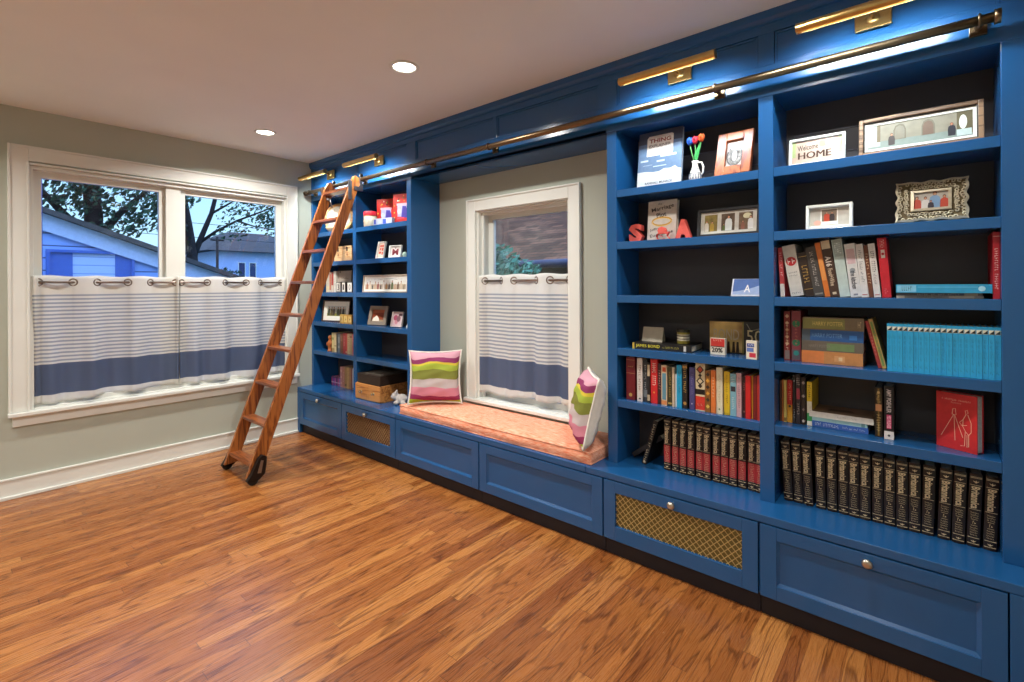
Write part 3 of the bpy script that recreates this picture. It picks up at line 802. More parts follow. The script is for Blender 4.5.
# --- row of mixed novels, left bay of the encyclopedia bookcase
NV = 'mixed novels on one shelf'
def novels(rows, y, z, d, group):
    for (x0, x1, zt, c, dec, lab) in rows:
        dy = random.uniform(-.004, .006)
        book(lab, x0+.0006, y+dy, z, x1-x0-.0012, zt-z, d, c, dec, group=group)
novels([
 (3.167, 3.215, .943, '#6d1420', [('b', .62, .63, '#a98a5a'), ('b', .93, .94, '#a98a5a'), ('o', .12, .2, '#b99a55'), ('h', 'VOL', .78, '#b99a55', .006)], 'dark red leather book with gold disc, beside the upright of the novel row'),
 (3.227, 3.256, .944, '#d8d0cc', [('t', 'WHITE NOISE', .55, .6, '#8a6a66', .4), ('b', .05, .08, '#333333', .3)], 'off-white hardback next to the dark red leather book'),
 (3.258, 3.280, .932, '#2b3038', [('t', 'THE LONG ROAD', .6, .6, '#b8bcc0', .4), ('b', .12, .3, '#6a747c')], 'charcoal paperback between the off-white and the black cream books'),
 (3.282, 3.296, .926, '#1d1a1c', [('b', .66, .94, '#c9b79a'), ('b', .05, .2, '#b9a78a')], 'thin black book with a cream block, left of the scarlet one'),
 (3.297, 3.333, .943, '#d3262c', [('t', 'ROYAL FLEET', .66, .52, '#f2e6da', .55), ('o', .25, .12, '#e9a34a')], 'scarlet hardback with big white lettering among the novels'),
 (3.335, 3.353, .925, '#3b1d24', [('t', 'MIDNIGHT', .6, .5, '#c98a84', .5)], 'thin maroon paperback just after the scarlet hardback'),
 (3.354, 3.383, .920, '#d9c2a0', [('b', .14, .80, '#5d8fa6', .16), ('b', .84, .95, '#c7512f', .2), ('b', .02, .12, '#d98a52')], 'cream paperback with a blue panel and rust top mark'),
 (3.385, 3.406, .914, '#3f3a22', [('t', 'SELECTED ESSAYS', .55, .66, '#c3a85a', .45), ('b', .05, .09, '#c3a85a')], 'dark olive book with gold lettering in the novel row'),
 (3.408, 3.420, .914, '#cdb9a0', [('o', .6, .18, '#555555')], 'beige paperback squeezed next to the thin white book'),
 (3.421, 3.429, .884, '#dfe9ee', [], 'very thin short white booklet left of the cyan book'),
 (3.430, 3.455, .928, '#1d9fd0', [('t', 'THE BLUE BOOK', .6, .5, '#0d5b86', .3)], 'bright cyan paperback in the novel row'),
 (3.458, 3.481, .937, '#1f1b1a', [('t', 'NIGHT TRAINS', .62, .55, '#d9b36a', .5), ('o', .12, .36, '#b58a4a'), ('b', .9, .96, '#b58a4a')], 'black and gold book right after the cyan paperback'),
 (3.489, 3.514, .923, '#4b477d', [('t', 'VIOLET HOUR', .6, .5, '#8b86b5', .3), ('o', .14, .14, '#c7c3df')], 'purple hardback left of the ornate black banded book'),
 (3.516, 3.560, .947, '#ddd0ae', [('b', .34, .45, '#17120f'), ('b', .02, .30, '#d33a2c'), ('d', .86, .42, '#2a2320'), ('d', .86, .28, '#b7472e'), ('d', .62, .42, '#2a2320'), ('d', .62, .26, '#ddd0ae'), ('d', .74, .2, '#2a2320'), ('d', .52, .24, '#2a2320'), ('h', 'JR', .13, '#e9b0a0', .01)], 'tall ornate cream and black book with a red foot'),
 (3.563, 3.587, .918, '#8a5a24', [('d', .9, .38, '#2c2118'), ('d', .75, .38, '#d7a040'), ('d', .6, .38, '#2c2118'), ('d', .45, .38, '#d7a040'), ('d', .3, .38, '#2c2118'), ('d', .14, .4, '#e2c25a')], 'amber and brown patterned book right of the ornate tall one'),
 (3.588, 3.609, .921, '#e07a38', [('t', 'HARVEST', .6, .5, '#f3cfa4', .4)], 'plain orange paperback in the novel row'),
 (3.610, 3.638, .936, '#e2dcc2', [('t', 'COLLECTED LETTERS', .55, .6, '#b8ad8c', .3), ('d', .1, .18, '#6a7a50')], 'wide cream book between the orange and yellow ones'),
 (3.643, 3.668, .920, '#dcb92a', [('t', 'THE YELLOW HOUSE', .6, .66, '#7a6418', .35), ('b', .01, .05, '#b89a20')], 'yellow paperback in the novel row'),
 (3.670, 3.696, .914, '#7fb3c4', [('b', .58, .70, '#2f2a33', .12), ('t', 'SEA', .86, .16, '#e2eef0', .5), ('t', 'ISLANDS', .3, .3, '#d5e6ea', .4)], 'light blue paperback with a dark bird mark, next to the yellow one'),
 (3.697, 3.718, .920, '#c9a3ac', [('t', 'THE GARDEN PARTY', .55, .7, '#8d6a74', .35)], 'dusty pink paperback in the novel row'),
 (3.720, 3.734, .906, '#3a1720', [('t', 'RUBY', .75, .2, '#b87a7a', .5), ('o', .15, .3, '#8a6a6a')], 'thin dark maroon book between the pink and red ones'),
 (3.735, 3.757, .913, '#cf1f22', [], 'red hardback with a blank spine near the end of the novel row'),
 (3.758, 3.763, .916, '#e6b23e', [], 'wafer-thin golden booklet between two red books'),
 (3.765, 3.780, .914, '#7c1a1a', [], 'dark red book second from the end by the middle upright'),
 (3.781, 3.795, .919, '#b8312a', [], 'brick red book touching the middle upright, last of the novels'),
], .173, SH[4], .165, NV)

# --- encyclopedias
GLT = pm('#dcc8a0', rough=.45, metal=.0, var=.05)
def thistle(m, cx, cz, s, y):
    m.poly([(cx-s*.55, cz+s*.1), (cx, cz-s*.75), (cx+s*.55, cz+s*.1), (cx+s*.22, cz+s*.0), (cx, cz+s*.45), (cx-s*.22, cz)], y, GLT)
    m.poly([(cx-s*1., cz+s*.25), (cx-s*.35, cz-s*.45), (cx-s*.5, cz+s*.15)], y, GLT); m.poly([(cx+s*1., cz+s*.25), (cx+s*.5, cz+s*.15), (cx+s*.35, cz-s*.45)], y, GLT)
def encyclopedia(red):
    w, h, d = .0335, .2505, .172
    t = thing('encyclopedia_volume', 'x', 'book', (0, 0, 0))
    c = pm('#1d1210', rough=.38, var=.08, scale=50); m = MB()
    # gently rounded spine
    n = 8
    arc = [(w*i/n, .004 - .004*math.sin(PI*i/n)) for i in range(n+1)]
    loop = arc + [(w, .006), (0, .006)]
    m.hull([(x, y, 0) for x, y in loop], [(x, y, h) for x, y in loop], c)
    m.box(0, .0028, .006, d, 0, h, c); m.box(w-.0028, w, .006, d, 0, h, c)
    y = -.0004
    ln = lambda z, t=.0012: m.box(.002, w-.002, y, .003, z, z+t, GLT)
    for z in (.240, .2365, .212, .128, .0305, .010): ln(z)
    thistle(m, w/2, .225, .0085, y-.0002); thistle(m, w/2, .0195, .0075, y-.0002)
    if red:
        m.box(.0012, w-.0012, y, .003, .040, .122, pm('#a3282c', rough=.4, var=.06))
    yy = y - .0004
    m.text('Britannica', (w/2, yy, .170), DN, RT, .076, w*.66, GLT, .03, fit=False)
    for z, tx in ((.118, 'Macropaedia'), (.110, 'Knowledge'), (.102, 'in Depth')): m.marks(tx, (w/2, yy, z), RT, UP, w*.6, .0046, GLT)
    m.marks('Vo', (w/2, yy, .084), RT, UP, w*.3, .010, GLT)
    for z in (.094, .073): m.box(w*.25, w*.75, yy, y, z, z+.0008, GLT)
    for z, tx in ((.066, 'Chicago'), (.058, 'Decorative'), (.050, 'Edison'), (.042, 'Index')): m.marks(tx, (w/2, yy, z), RT, UP, w*.58, .0046, GLT)
    m.build('cover', t)
    MB().box(.0028, w-.0028, .006, d-.004, .003, h-.004, PAPER).build('page_block', t)
    return t
ORD = ['first', 'second', 'third', 'fourth', 'fifth', 'sixth', 'seventh', 'eighth', 'ninth', 'tenth', 'eleventh', 'twelfth', 'thirteenth', 'fourteenth', 'fifteenth', 'sixteenth', 'seventeenth', 'eighteenth', 'nineteenth', 'last']
er = encyclopedia(True)
xl = [3.349, 3.3885, 3.4275, 3.4645, 3.5045, 3.5395, 3.5815, 3.617, 3.6545, 3.6925, 3.732, 3.7645]
for i, x in enumerate(xl):
    lab = ORD[i] + ' black encyclopedia with a red panel, counting from the slanted black book' if i < 11 else 'black encyclopedia with a red panel, half hidden by the middle upright'
    loc = (x, .207 + .0025*math.sin(i*2.1), ZT+.0006)
    if i == 0: er.location = loc; er['label'] = lab; er['group'] = 'encyclopedias with red panels'
    else: dup(er, loc, 0, lab, 'encyclopedias with red panels')
eb = encyclopedia(False)
xr = [3.869, 3.9065, 3.9435, 3.9895, 4.028, 4.0665, 4.1015, 4.137, 4.1755, 4.2115, 4.248, 4.284, 4.3225, 4.367, 4.4045, 4.4435, 4.4845]
tl = [-3.2, -2.6, -2.2, -1.2, -.6, -.5, -.4, 0, 0, 0, 0, .3, 1.4, 1.9, 1.6, 2.2, 1.9]
for i, x in enumerate(xr):
    lab = ORD[i] + ' all-black encyclopedia, counting from the middle upright' if i < 16 else 'all-black encyclopedia at the far end, below the red book'
    tt = R(tl[i])
    loc = (x - .2505*math.sin(tt)*.5, .2035 + .002*math.sin(i*1.7), ZT+.0006 + max(0, .0335*math.sin(tt)))
    if i == 0: eb.location = loc; eb.rotation_euler = (0, tt, 0); eb['label'] = lab; eb['group'] = 'all-black encyclopedias'
    else: dup(eb, loc, 0, lab, 'all-black encyclopedias', tt)
book('slim black book with white lettering slanting against the encyclopedias', 3.232, .21, ZT, .022, .235, .165, '#17130f', [('t', 'STORIES OF TOKYO', .5, .86, '#cfc0a2', .5), ('o', .05, .3, '#cfc0a2')], tilt=R(16))
book('grey book toppled over behind the slanting black book', 3.142, .275, ZT, .024, .20, .10, '#2f2a2a', [('b', .2, .8, '#3a3333', .2)], tilt=R(52))

# --- leaning row, right bay
LR_ = 'leaning cookbooks and hardbacks'
lean = [
 (3.868, .016, .205, '#c8484c', [('t', 'LOOK AT ME', .66, .5, '#f0d8d4', .5), ('b', .0, .26, '#e6ded6')], -3.0, 'thin red and white book, the end one of the leaning row by the upright'),
 (3.906, .047, .213, '#dcd9d2', [('o', .68, .4, '#c02a30'), ('h', 'NO', .68, '#f0e6e0', .02), ('h', 'PASTA', .46, '#55555a', .006), ('h', 'HAZAN', .40, '#55555a', .005), ('h', 'KNOPF', .06, '#55555a', .006)], -9, 'thick white book with a red disc in the leaning row'),
 (3.959, .031, .182, '#35261e', [('t', 'ESSAYS', .5, .42, '#c9a85a', .6), ('b', .16, .17, '#c9a85a'), ('b', .9, .91, '#c9a85a')], -9.5, 'dark brown book with gold lettering beside the thick white one'),
 (3.991, .034, .203, '#4a4745', [('t', 'THE NEW KITCHEN GARDEN', .55, .7, '#cfc9c2', .35), ('b', .04, .07, '#8d8a80', .1)], -9.5, 'charcoal book in the leaning row, left of the orange one'),
 (4.027, .018, .220, '#d9772f', [('b', .3, .7, '#e59a52', .1)], -9.5, 'narrow orange book in the leaning row'),
 (4.045, .032, .229, '#4a3327', [('b', .84, .985, '#d8c8aa', .05), ('t', 'A16', .62, .18, '#efe6d8', .62), ('t', 'Food+Wine', .34, .30, '#d9c3a6', .5), ('b', .04, .08, '#d8c8aa', .3)], -9, 'tall brown cookbook with A16 in white letters'),
 (4.077, .034, .228, '#c3d6d2', [('b', .70, .985, '#a7b8b4', .08), ('t', 'PLENTY', .84, .2, '#e6efec', .6)], -7.5, 'thick pale mint book in the leaning row'),
 (4.112, .034, .208, '#dfe0e0', [('b', .62, .90, '#d5b9bf', .12), ('o', .5, .26, '#a0a8ae'), ('t', 'the kitchen', .32, .34, '#4a5058', .5), ('b', .03, .06, '#8a8f94', .3)], -6.2, 'white book lettered the kitchen, with a pinkish patch'),
 (4.146, .023, .205, '#e3e2e0', [('t', 'NORTH', .8, .18, '#7c828a', .4), ('t', 'Baking at home', .48, .4, '#7c828a', .45), ('b', .04, .055, '#b23a3a', .15)], -5.6, 'slim white book with a tiny red mark, before the thin brown book'),
 (4.170, .0135, .200, '#6e3e2a', [('t', 'SIMPLE FARE', .55, .6, '#d9b89a', .5)], -5.4, 'thin brown book between two white ones'),
 (4.185, .021, .205, '#e2dfdc', [('t', 'FOUR COLORS', .66, .4, '#5a5a60', .5), ('t', 'suppers', .34, .2, '#8a8a90', .5), ('b', .04, .055, '#b23a3a', .15)], -5.6, 'white book leaning next to the tall red book'),
 (4.210, .027, .224, '#cf2233', [('b', .66, .80, '#efe5e2', .28), ('t', 'DINNER', .90, .14, '#f0c9c9', .5), ('o', .73, .18, '#cf2233'), ('t', 'press', .1, .1, '#e88a90', .4)], -4.2, 'tall red book leaning at the end by the flat blue book'),
]
for x, w_, h_, c, dec, a, lab in lean:
    book(lab, x, .2, SH[2], w_, h_, .165, c, dec, R(a), group=LR_)
book('tall red hardback with white lettering standing by the end upright', 4.5055, .175, SH[2], .0165, .222, .19, '#b81a2a', [('t', 'SCIENTIFIC WONDERS', .45, .62, '#efdcd6', .5), ('b', .93, .94, '#e8b8a8')])
tl_ = flat('thin dark booklet at the bottom under the flat blue book', 4.252, .185, SH[2], .232, .0085, .16, '#8d8275', [('b', .0, .1, '#d5cbb8'), ('t', 'NATIONAL PARKS', .4, .3, '#2e2822', .6), ('b', .62, .9, '#b7a68a')])
flat('thin brown booklet directly under the flat blue book', 4.253, .183, SH[2]+.0095, .228, .0085, .16, '#5d5146', [('t', 'ATLAS OF THE WORLD', .5, .5, '#c0b4a0', .6), ('b', .8, .95, '#a08a6c')])
flat('large glossy blue book lying flat with a pale disc on its spine', 4.2515, .172, SH[2]+.019, .2525, .030, .185, '#2f9ac4', [('b', .012, .225, '#7fc0da', .1, .9), ('t', 'OCEAN', .12, .12, '#1d5f80', .5), ('o', .90, .30, '#a9dcea'), ('b', .24, .86, '#59b4d6', .62, .74)])

# --- fourth shelf, right bay
book('red and cream patterned book upright beside the middle upright', 3.875, .222, SH[3], .023, .205, .15, '#8b2b2a', [('b', .02, .2, '#8a7a78', .1), ('d', .9, .35, '#d7b58a'), ('d', .76, .35, '#d7b58a'), ('d', .62, .35, '#cf9a6a'), ('d', .48, .35, '#d7b58a'), ('d', .34, .35, '#d7b58a'), ('t', 'SORCERER', .5, .6, '#f0dcb8', .3)])
book('maroon book with green swirls next to the flat stack', 3.903, .222, SH[3], .034, .208, .15, '#8a3a44', [('o', .74, .42, '#1f7a4c'), ('o', .36, .42, '#2a7a56'), ('b', .02, .22, '#5d5560', .08), ('o', .15, .3, '#2b8f8a'), ('t', 'CHAMBER', .55, .5, '#c26a5a', .25)])
stk = [(.0, .049, 3.943, .206, '#c98a52', [('b', 0, .38, '#e0854a'), ('b', .55, .72, '#d9a06a', .2, .7), ('b', .62, .68, '#e9c89a', .3, .6)], 'orange and tan thick book at the bottom of the flat stack'),
       (.0495, .040, 3.944, .207, '#6b6358', [('b', .42, .86, '#6f8a5c', .1, .8), ('t', 'HARRY POTTER', .3, .36, '#8f857a', .45)], 'grey green book second from the bottom of the flat stack'),
       (.090, .045, 3.944, .207, '#2b5d9c', [('b', 0, .14, '#55636f'), ('t', 'HARRY POTTER', .42, .5, '#6fa0d8', .5), ('b', .78, .9, '#3f84cf', .2, .6)], 'deep blue book second from the top of the flat stack'),
       (.1355, .049, 3.948, .205, '#7d6d56', [('b', 0, .70, '#8c8a50', .08, .92), ('t', 'HARRY POTTER', .42, .5, '#e9d27a', .34), ('t', 'VII', .93, .06, '#d9c8a0', .5)], 'olive book with yellow lettering on top of the flat stack')]
for dz, th, x, L_, c, dec, lab in stk:
    flat(lab, x, .205 + random.uniform(-.003, .003), SH[3]+dz, L_, th, .15, c, dec)
book('thin red book slanting, on the side of the flat stack', 4.1965, .203, SH[3], .0105, .180, .14, '#a83a38', [('t', 'CHARLIE', .5, .5, '#d98a7a', .5)], tilt=R(-13.2), group='two thin slanting books')
book('thin green and gold book slanting, on the side of the sky blue books', 4.209, .2, SH[3], .013, .188, .14, '#c9a05a', [('b', .05, .95, '#6f8a4a', .22), ('t', 'FANTASTIC', .5, .6, '#c9603a', .35)], tilt=R(-13.2), group='two thin slanting books')
SKY_ = '#2aa6dc'
def skybook():
    w, h, d = .0144, .1735, .125
    t = thing('slim_blue_book', 'x', 'book', (0, 0, 0))
    m = MB(); c = H(SKY_)
    m.box(0, w, 0, .002, 0, h, c); m.box(0, .0014, .002, d, 0, h, c); m.box(w-.0014, w, .002, d, 0, h, c)
    y = -.0003
    m.box(.0006, w-.0006, y, 0, h*.855, h*.94, H('#e8ead8')); m.poly([(.001, h*.86), (w-.001, h*.86), (w-.001, h*.935)], y-.0002, H('#1a2228'))
    m.marks('The old mystery book', (w*.5, y, h*.5), DN, RT, h*.5, w*.45, H('#1576ac')); m.marks('Ab', (w*.5, y, h*.12), RT, UP, w*.5, .006, H('#12506f'))
    m.build('cover', t); MB().box(.0014, w-.0014, .002, d-.003, .0025, h-.003, PAPER).build('page_block', t)
    return t
sb = skybook()
for i in range(20):
    x = 4.2255 + i*.01487
    lab = ORD[i] + ' slim sky blue book, counting from the slanting green book' if i < 19 else 'slim sky blue book touching the end upright, last of its series'
    loc = (x, .158 + .0016*math.sin(i*2.7), SH[3]+.0006)
    if i == 0: sb.location = loc; sb['label'] = lab; sb['group'] = 'series of slim sky blue books'
    else: dup(sb, loc, 0, lab, 'series of slim sky blue books')

# --- fifth shelf, right bay
G5 = 'upright books above the all-black encyclopedias'
novels([
 (3.857, 3.8645, .900, '#4a2d1c', [], 'dark brown narrow book against the middle upright, above the encyclopedias'),
 (3.865, 3.8725, .904, '#b8672a', [], 'rust orange narrow book second from the middle upright'),
 (3.873, 3.884, .903, '#d8c06a', [('b', .02, .1, '#8a6a30')], 'pale yellow narrow book left of the red and yellow one'),
 (3.885, 3.905, .905, '#c2241f', [('b', .0, .42, '#d99a2c'), ('t', 'HOT SPOTS', .72, .4, '#f0c8a0', .4), ('o', .38, .26, '#3a2418')], 'red and yellow book among the dark spines'),
 (3.907, 3.917, .928, '#17161a', [('o', .88, .3, '#d5d5d5'), ('t', 'BEAT', .2, .2, '#c9c9c9', .5)], 'slim black book right of the red and yellow one'),
 (3.918, 3.936, .932, '#2a2226', [('t', 'GEAR', .86, .16, '#e2dcd8', .6), ('b', .5, .72, '#a83a4c', .15), ('t', 'MUSIC', .3, .24, '#c9b8b0', .5)], 'black book with a crimson panel above the encyclopedias'),
 (3.937, 3.954, .923, '#261a18', [('d', .88, .42, '#a99a90'), ('d', .6, .42, '#b9aaa0'), ('d', .32, .36, '#8f7f78'), ('d', .08, .4, '#c9bab0')], 'black book with pale ornaments next to the yellow one'),
 (3.957, 3.976, .906, '#e2bf2c', [('b', .0, .1, '#f0ece0'), ('b', .1, .28, '#3fa05c'), ('b', .28, .55, '#e9e4d2'), ('t', 'YELLOW', .78, .3, '#5d4c10', .5)], 'yellow book with a green and white foot'),
], .222, SH[4], .15, G5)
flat('blue book at the bottom of the low flat pile', 3.968, .226, SH[4], .195, .023, .145, '#3b66b8', [('t', 'GARY SHTEYNGART', .3, .42, '#e6edf6', .5), ('t', 'super sad love story', .76, .38, '#c9d6ea', .4)])
flat('pale aqua book in the middle of the low flat pile', 3.968, .226, SH[4]+.0235, .192, .015, .145, '#a9d3d6', [('b', .9, .96, '#6f9aa0')])
cvt = pm('#7d5c40', rough=.35, var=.3, scale=14)
def cvd(m, L, dep, th):
    m.face([(L*.25, dep*.3, th+.0003), (L*.7, dep*.4, th+.0003), (L*.62, dep*.62, th+.0003), (L*.3, dep*.55, th+.0003)], H('#4a3020'))
    m.face([(L*.04, dep*.1, th+.0002), (L*.96, dep*.1, th+.0002), (L*.96, dep*.25, th+.0002), (L*.04, dep*.25, th+.0002)], H('#a08a74'))
flat('thick white book with a brown photographic cover, top of the low pile', 3.966, .221, SH[4]+.039, .214, .023, .15, '#e9e7de', [('t', 'MODERN DESIGN', .6, .3, '#c9c5b8', .35)], top=cvt, topdec=cvd)
book('black book with gold ornament and label right of the flat pile', 4.184, .218, SH[4], .023, .187, .15, '#2b2010', [('b', .02, .98, '#8a6d2e', .38), ('o', .9, .2, '#d8c080'), ('b', .52, .66, '#d9a070', .1), ('t', 'GRAVITY', .78, .2, '#d8c080', .5), ('t', 'RAINBOW', .28, .36, '#d8c080', .5)])
book('black book with pink lettering and a white foot', 4.213, .203, SH[4], .029, .198, .155, '#151316', [('b', .0, .15, '#e8e4e0'), ('t', 'AMY POEHLER', .72, .44, '#e6dede', .48), ('b', .20, .46, '#d0306a', .26), ('t', 'YES PLEASE', .33, .24, '#f2c0d0', .4), ('o', .07, .14, '#3a3a3a')])
# red book showing its front cover
t = thing('book', 'red book standing with its cover forward, white drawing of a man with a tripod', 'book', (4.362, .236, SH[4]+.0006), R(-28))
m = MB(); rc = H('#c8262b'); w_, h_, th = .118, .196, .038
m.box(0, w_, 0, .003, 0, h_, rc); m.box(0, w_, th-.003, th, 0, h_, rc); m.box(0, .003, .003, th-.003, 0, h_, rc)
lt = pm('#e8c2a8', rough=.5); y = -.0004
m.marks('A PORTABLE HANDBOOK', (w_*.5, y, h_*.88), RT, UP, w_*.72, .006, lt); m.marks('SURVEYS', (w_*.5, y, h_*.83), RT, UP, w_*.26, .004, lt)
def stroke(m, pts, wd, y, mt):
    """a drawn line of one width, its segments sharing their ends"""
    L_, R_ = [], []
    for i, (a, b) in enumerate(pts):
        p0, p1 = pts[max(i-1, 0)], pts[min(i+1, len(pts)-1)]
        dx, dz = p1[0]-p0[0], p1[1]-p0[1]; l = math.hypot(dx, dz) or 1
        L_.append((a-dz/l*wd/2, y, b+dx/l*wd/2)); R_.append((a+dz/l*wd/2, y, b-dx/l*wd/2))
    for i in range(len(pts)-1): m.face([L_[i], R_[i], R_[i+1], L_[i+1]], mt)
q = lambda pts: [(a*w_, b*h_) for a, b in pts]
for pts in ([(.44, .62), (.12, .20)], [(.46, .62), (.66, .24)], [(.45, .60), (.47, .16)], [(.40, .62), (.42, .72), (.48, .73), (.50, .62), (.40, .62)],
            [(.72, .72), (.77, .74), (.79, .69), (.74, .66), (.72, .72)], [(.74, .66), (.67, .56), (.66, .44), (.72, .36), (.70, .10), (.60, .09)], [(.78, .66), (.86, .52), (.86, .36), (.80, .30), (.80, .10), (.74, .09)], [(.67, .56), (.58, .50), (.64, .45), (.76, .47)], [(.72, .36), (.80, .30)], [(.76, .30), (.76, .10)]):
    stroke(m, q(pts), .0016, y, lt)
m.build('cover', t)
MB().box(.003, w_-.003, .003, th-.003, .003, h_-.003, PAPER).build('page_block', t)

# ------------------------------------------------------------------ frames and ornaments
def frame(label, x, y, zb, w, h, rz, lean, fm, bw, art, matw=0., depth=.018, name='framed_photo', group=None, mat_=None, bevel=.002, inner=None):
    """x, y: its left lower corner; rz turns it about that corner"""
    c_, s_ = math.cos(rz), math.sin(rz)
    t = thing(name, label, 'picture frame', (x + w/2*c_, y + w/2*s_, zb+.0006), rz, group)
    Mx = Matrix.Rotation(-lean, 4, 'X')
    m = MB(); m.M = Mx
    rect_ring(m, lambda a, d, b: (a, d, b), -w/2, w/2, 0, h, bw, -depth, 0, fm)
    if inner: rect_ring(m, lambda a, d, b: (a, d, b), -w/2+bw, w/2-bw, bw, h-bw, bw*.3, -depth*.8, 0, inner)
    m.build('frame', t, bevel)
    iw, ih = w/2-bw, h-bw
    if matw:
        m = MB(); m.M = Mx; rect_ring(m, lambda a, d, b: (a, d, b), -iw+.0003, iw-.0003, bw+.0003, ih-.0003, matw, -depth*.55, -.006, mat_ or MATB); m.build('mat_board', t)
    m = MB(); m.M = Mx
    art(m, -iw+matw+.0005, iw-matw-.0005, bw+matw+.0005, ih-matw-.0005, -depth*.42)
    m.build('print', t, recalc=False)
    m = MB(); m.M = Mx; m.box(-iw, iw, -.0055, -.0008, bw, ih, BLACK)
    hh = h*.62; back = h*.30
    m.M = Matrix.Identity(4); yb = hh*math.sin(lean)
    m.hull([(-.014, yb+hh*.22, 0), (.014, yb+hh*.22, 0), (.014, yb+hh*.22+.003, 0), (-.014, yb+hh*.22+.003, 0)], [(-.01, yb, hh*math.cos(lean)), (.01, yb, hh*math.cos(lean)), (.01, yb+.003, hh*math.cos(lean)), (-.01, yb+.003, hh*math.cos(lean))], BLACK)
    m.build('easel_back', t)
    return t
def bg(m, x0, x1, z0, z1, y, c): m.box(x0, x1, y, y+.001, z0, z1, pm(c, rough=.3, var=.1, scale=40))
def fig(m, x, z, h, y, top, skin='#c98f70', bot=None, hair='#3a2618', wd=.17):
    """a printed figure: flat shapes of ink on the photo"""
    T = pm(top, rough=.3); w_ = h*wd
    m.poly([(x-w_, z), (x+w_, z), (x+w_*1.1, z+h*.45), (x+w_*.9, z+h*.70), (x+w_*.35, z+h*.78), (x-w_*.35, z+h*.78), (x-w_*.9, z+h*.70), (x-w_*1.1, z+h*.45)], y-.0003, T)
    if bot: m.poly([(x-w_*.98, z), (x+w_*.98, z), (x+w_, z+h*.36), (x-w_, z+h*.36)], y-.0004, pm(bot, rough=.3))
    m.disc(x, z+h*.88, h*.085, h*.115, y-.0004, pm(hair, rough=.3), 12); m.disc(x, z+h*.86, h*.065, h*.085, y-.0006, pm(skin, rough=.3), 12)

# top shelf, left bay
t = thing('book', 'large grey blue picture book with snowy hills standing at the window end', 'book', (3.214, .205, SH[0]+.0032), 0)
m = MB(); m.M = Matrix.Rotation(R(-7), 4, 'X'); w_, h_ = .226, .287
gb = H('#5f7796'); m.box(0, w_, 0, .003, 0, h_, gb); m.box(0, w_, .016, .019, 0, h_, gb); m.box(0, .003, .003, .016, 0, h_, H('#d9cfc0'))
y = -.0004
m.box(0, w_, y, 0, h_*.79, h_, H('#3c4356'))
m.poly([(0, 0), (w_, 0), (w_, h_*.27), (w_*.93, h_*.28), (w_*.86, h_*.33), (w_*.76, h_*.30), (w_*.62, h_*.31), (w_*.5, h_*.27), (w_*.36, h_*.27), (w_*.2, h_*.29), (0, h_*.295)], y-.0002, H('#c9ced2'))
m.poly([(w_*.22, h_*.56), (w_*.78, h_*.56), (w_*.80, h_*.60), (w_*.80, h_*.90), (w_*.76, h_*.92), (w_*.24, h_*.92), (w_*.20, h_*.88), (w_*.20, h_*.56)], y-.0003, H('#ded7d0'))
m.text('THING', (w_*.5, y-.0008, h_*.83), RT, UP, w_*.50, h_*.075, H('#8a3b34'), .03, fit=False)
m.text('EXPLAINER', (w_*.5, y-.0008, h_*.735), RT, UP, w_*.50, h_*.055, H('#7a7472'), .02, fit=False)
m.box(w_*.28, w_*.7, y-.0006, y, h_*.66, h_*.665, H('#b9b2ac')); m.box(w_*.28, w_*.66, y-.0006, y, h_*.62, h_*.625, H('#b9b2ac'))
for a, b, c, d in ((.06, .24, .47, .50), (.62, .76, .44, .47), (.66, .74, .36, .375), (.88, .96, .52, .56), (.12, .34, .40, .405)):
    m.box(w_*a, w_*c if c < a else w_*b, y-.0002, y, h_*c, h_*d, H('#b4c2d2'))
stroke(m, [(w_*.6, h_*.24), (w_*.72, h_*.14)], .0012, y-.0006, H('#8d949c')); stroke(m, [(w_*.64, h_*.26), (w_*.8, h_*.1)], .0012, y-.0006, H('#8d949c'))
m.text('RANDALL MUNROE', (w_*.5, y-.0008, h_*.075), RT, UP, w_*.62, h_*.045, H('#5a5f66'), .02, fit=False)
m.build('cover', t); m = MB(); m.M = Matrix.Rotation(R(-7), 4, 'X'); m.box(.003, w_-.003, .003, .016, .003, h_-.003, PAPER); m.build('page_block', t)

VASE = pm('#e4ded6', rough=.3, var=.05); VB = pm('#50586a', rough=.4)
t = thing('pitcher_vase', 'small white pitcher vase with dark pattern and one handle on the top shelf', 'vase', (3.508, .21, SH[0]+.0006))
m = MB(); m.lathe([(0, 0), (.024, 0), (.029, .012), (.027, .032), (.019, .056), (.013, .074), (.0125, .086), (.016, .098), (.0135, .097), (.0105, .086), (.011, .074), (.014, .055)], VASE, 28)
for k in range(7):
    a = -PI/2 + (k-3)*.42
    for z0, r0, z1, r1 in ((.010, .0290, .034, .0272),):
        for s_ in (1, -1):
            p = [V((math.cos(a+s_*.17*(q-.5))*(r0+(r1-r0)*q+.0006), math.sin(a+s_*.17*(q-.5))*(r0+(r1-r0)*q+.0006), z0+(z1-z0)*q)) for q in (0, .5, 1)]
            m.tube(p, .0013, VB, 5)
for z, r_ in ((.006, .0272), (.038, .0262), (.058, .0186)): m.torus((0, 0, z), (0, 0, 1), r_, .0012, VB, 28, 6)
m.build('body', t)
MB().tube([(.012, 0, .090), (.030, 0, .088), (.038, 0, .066), (.035, 0, .040), (.026, 0, .026)], .0042, VASE, 10).build('handle', t)
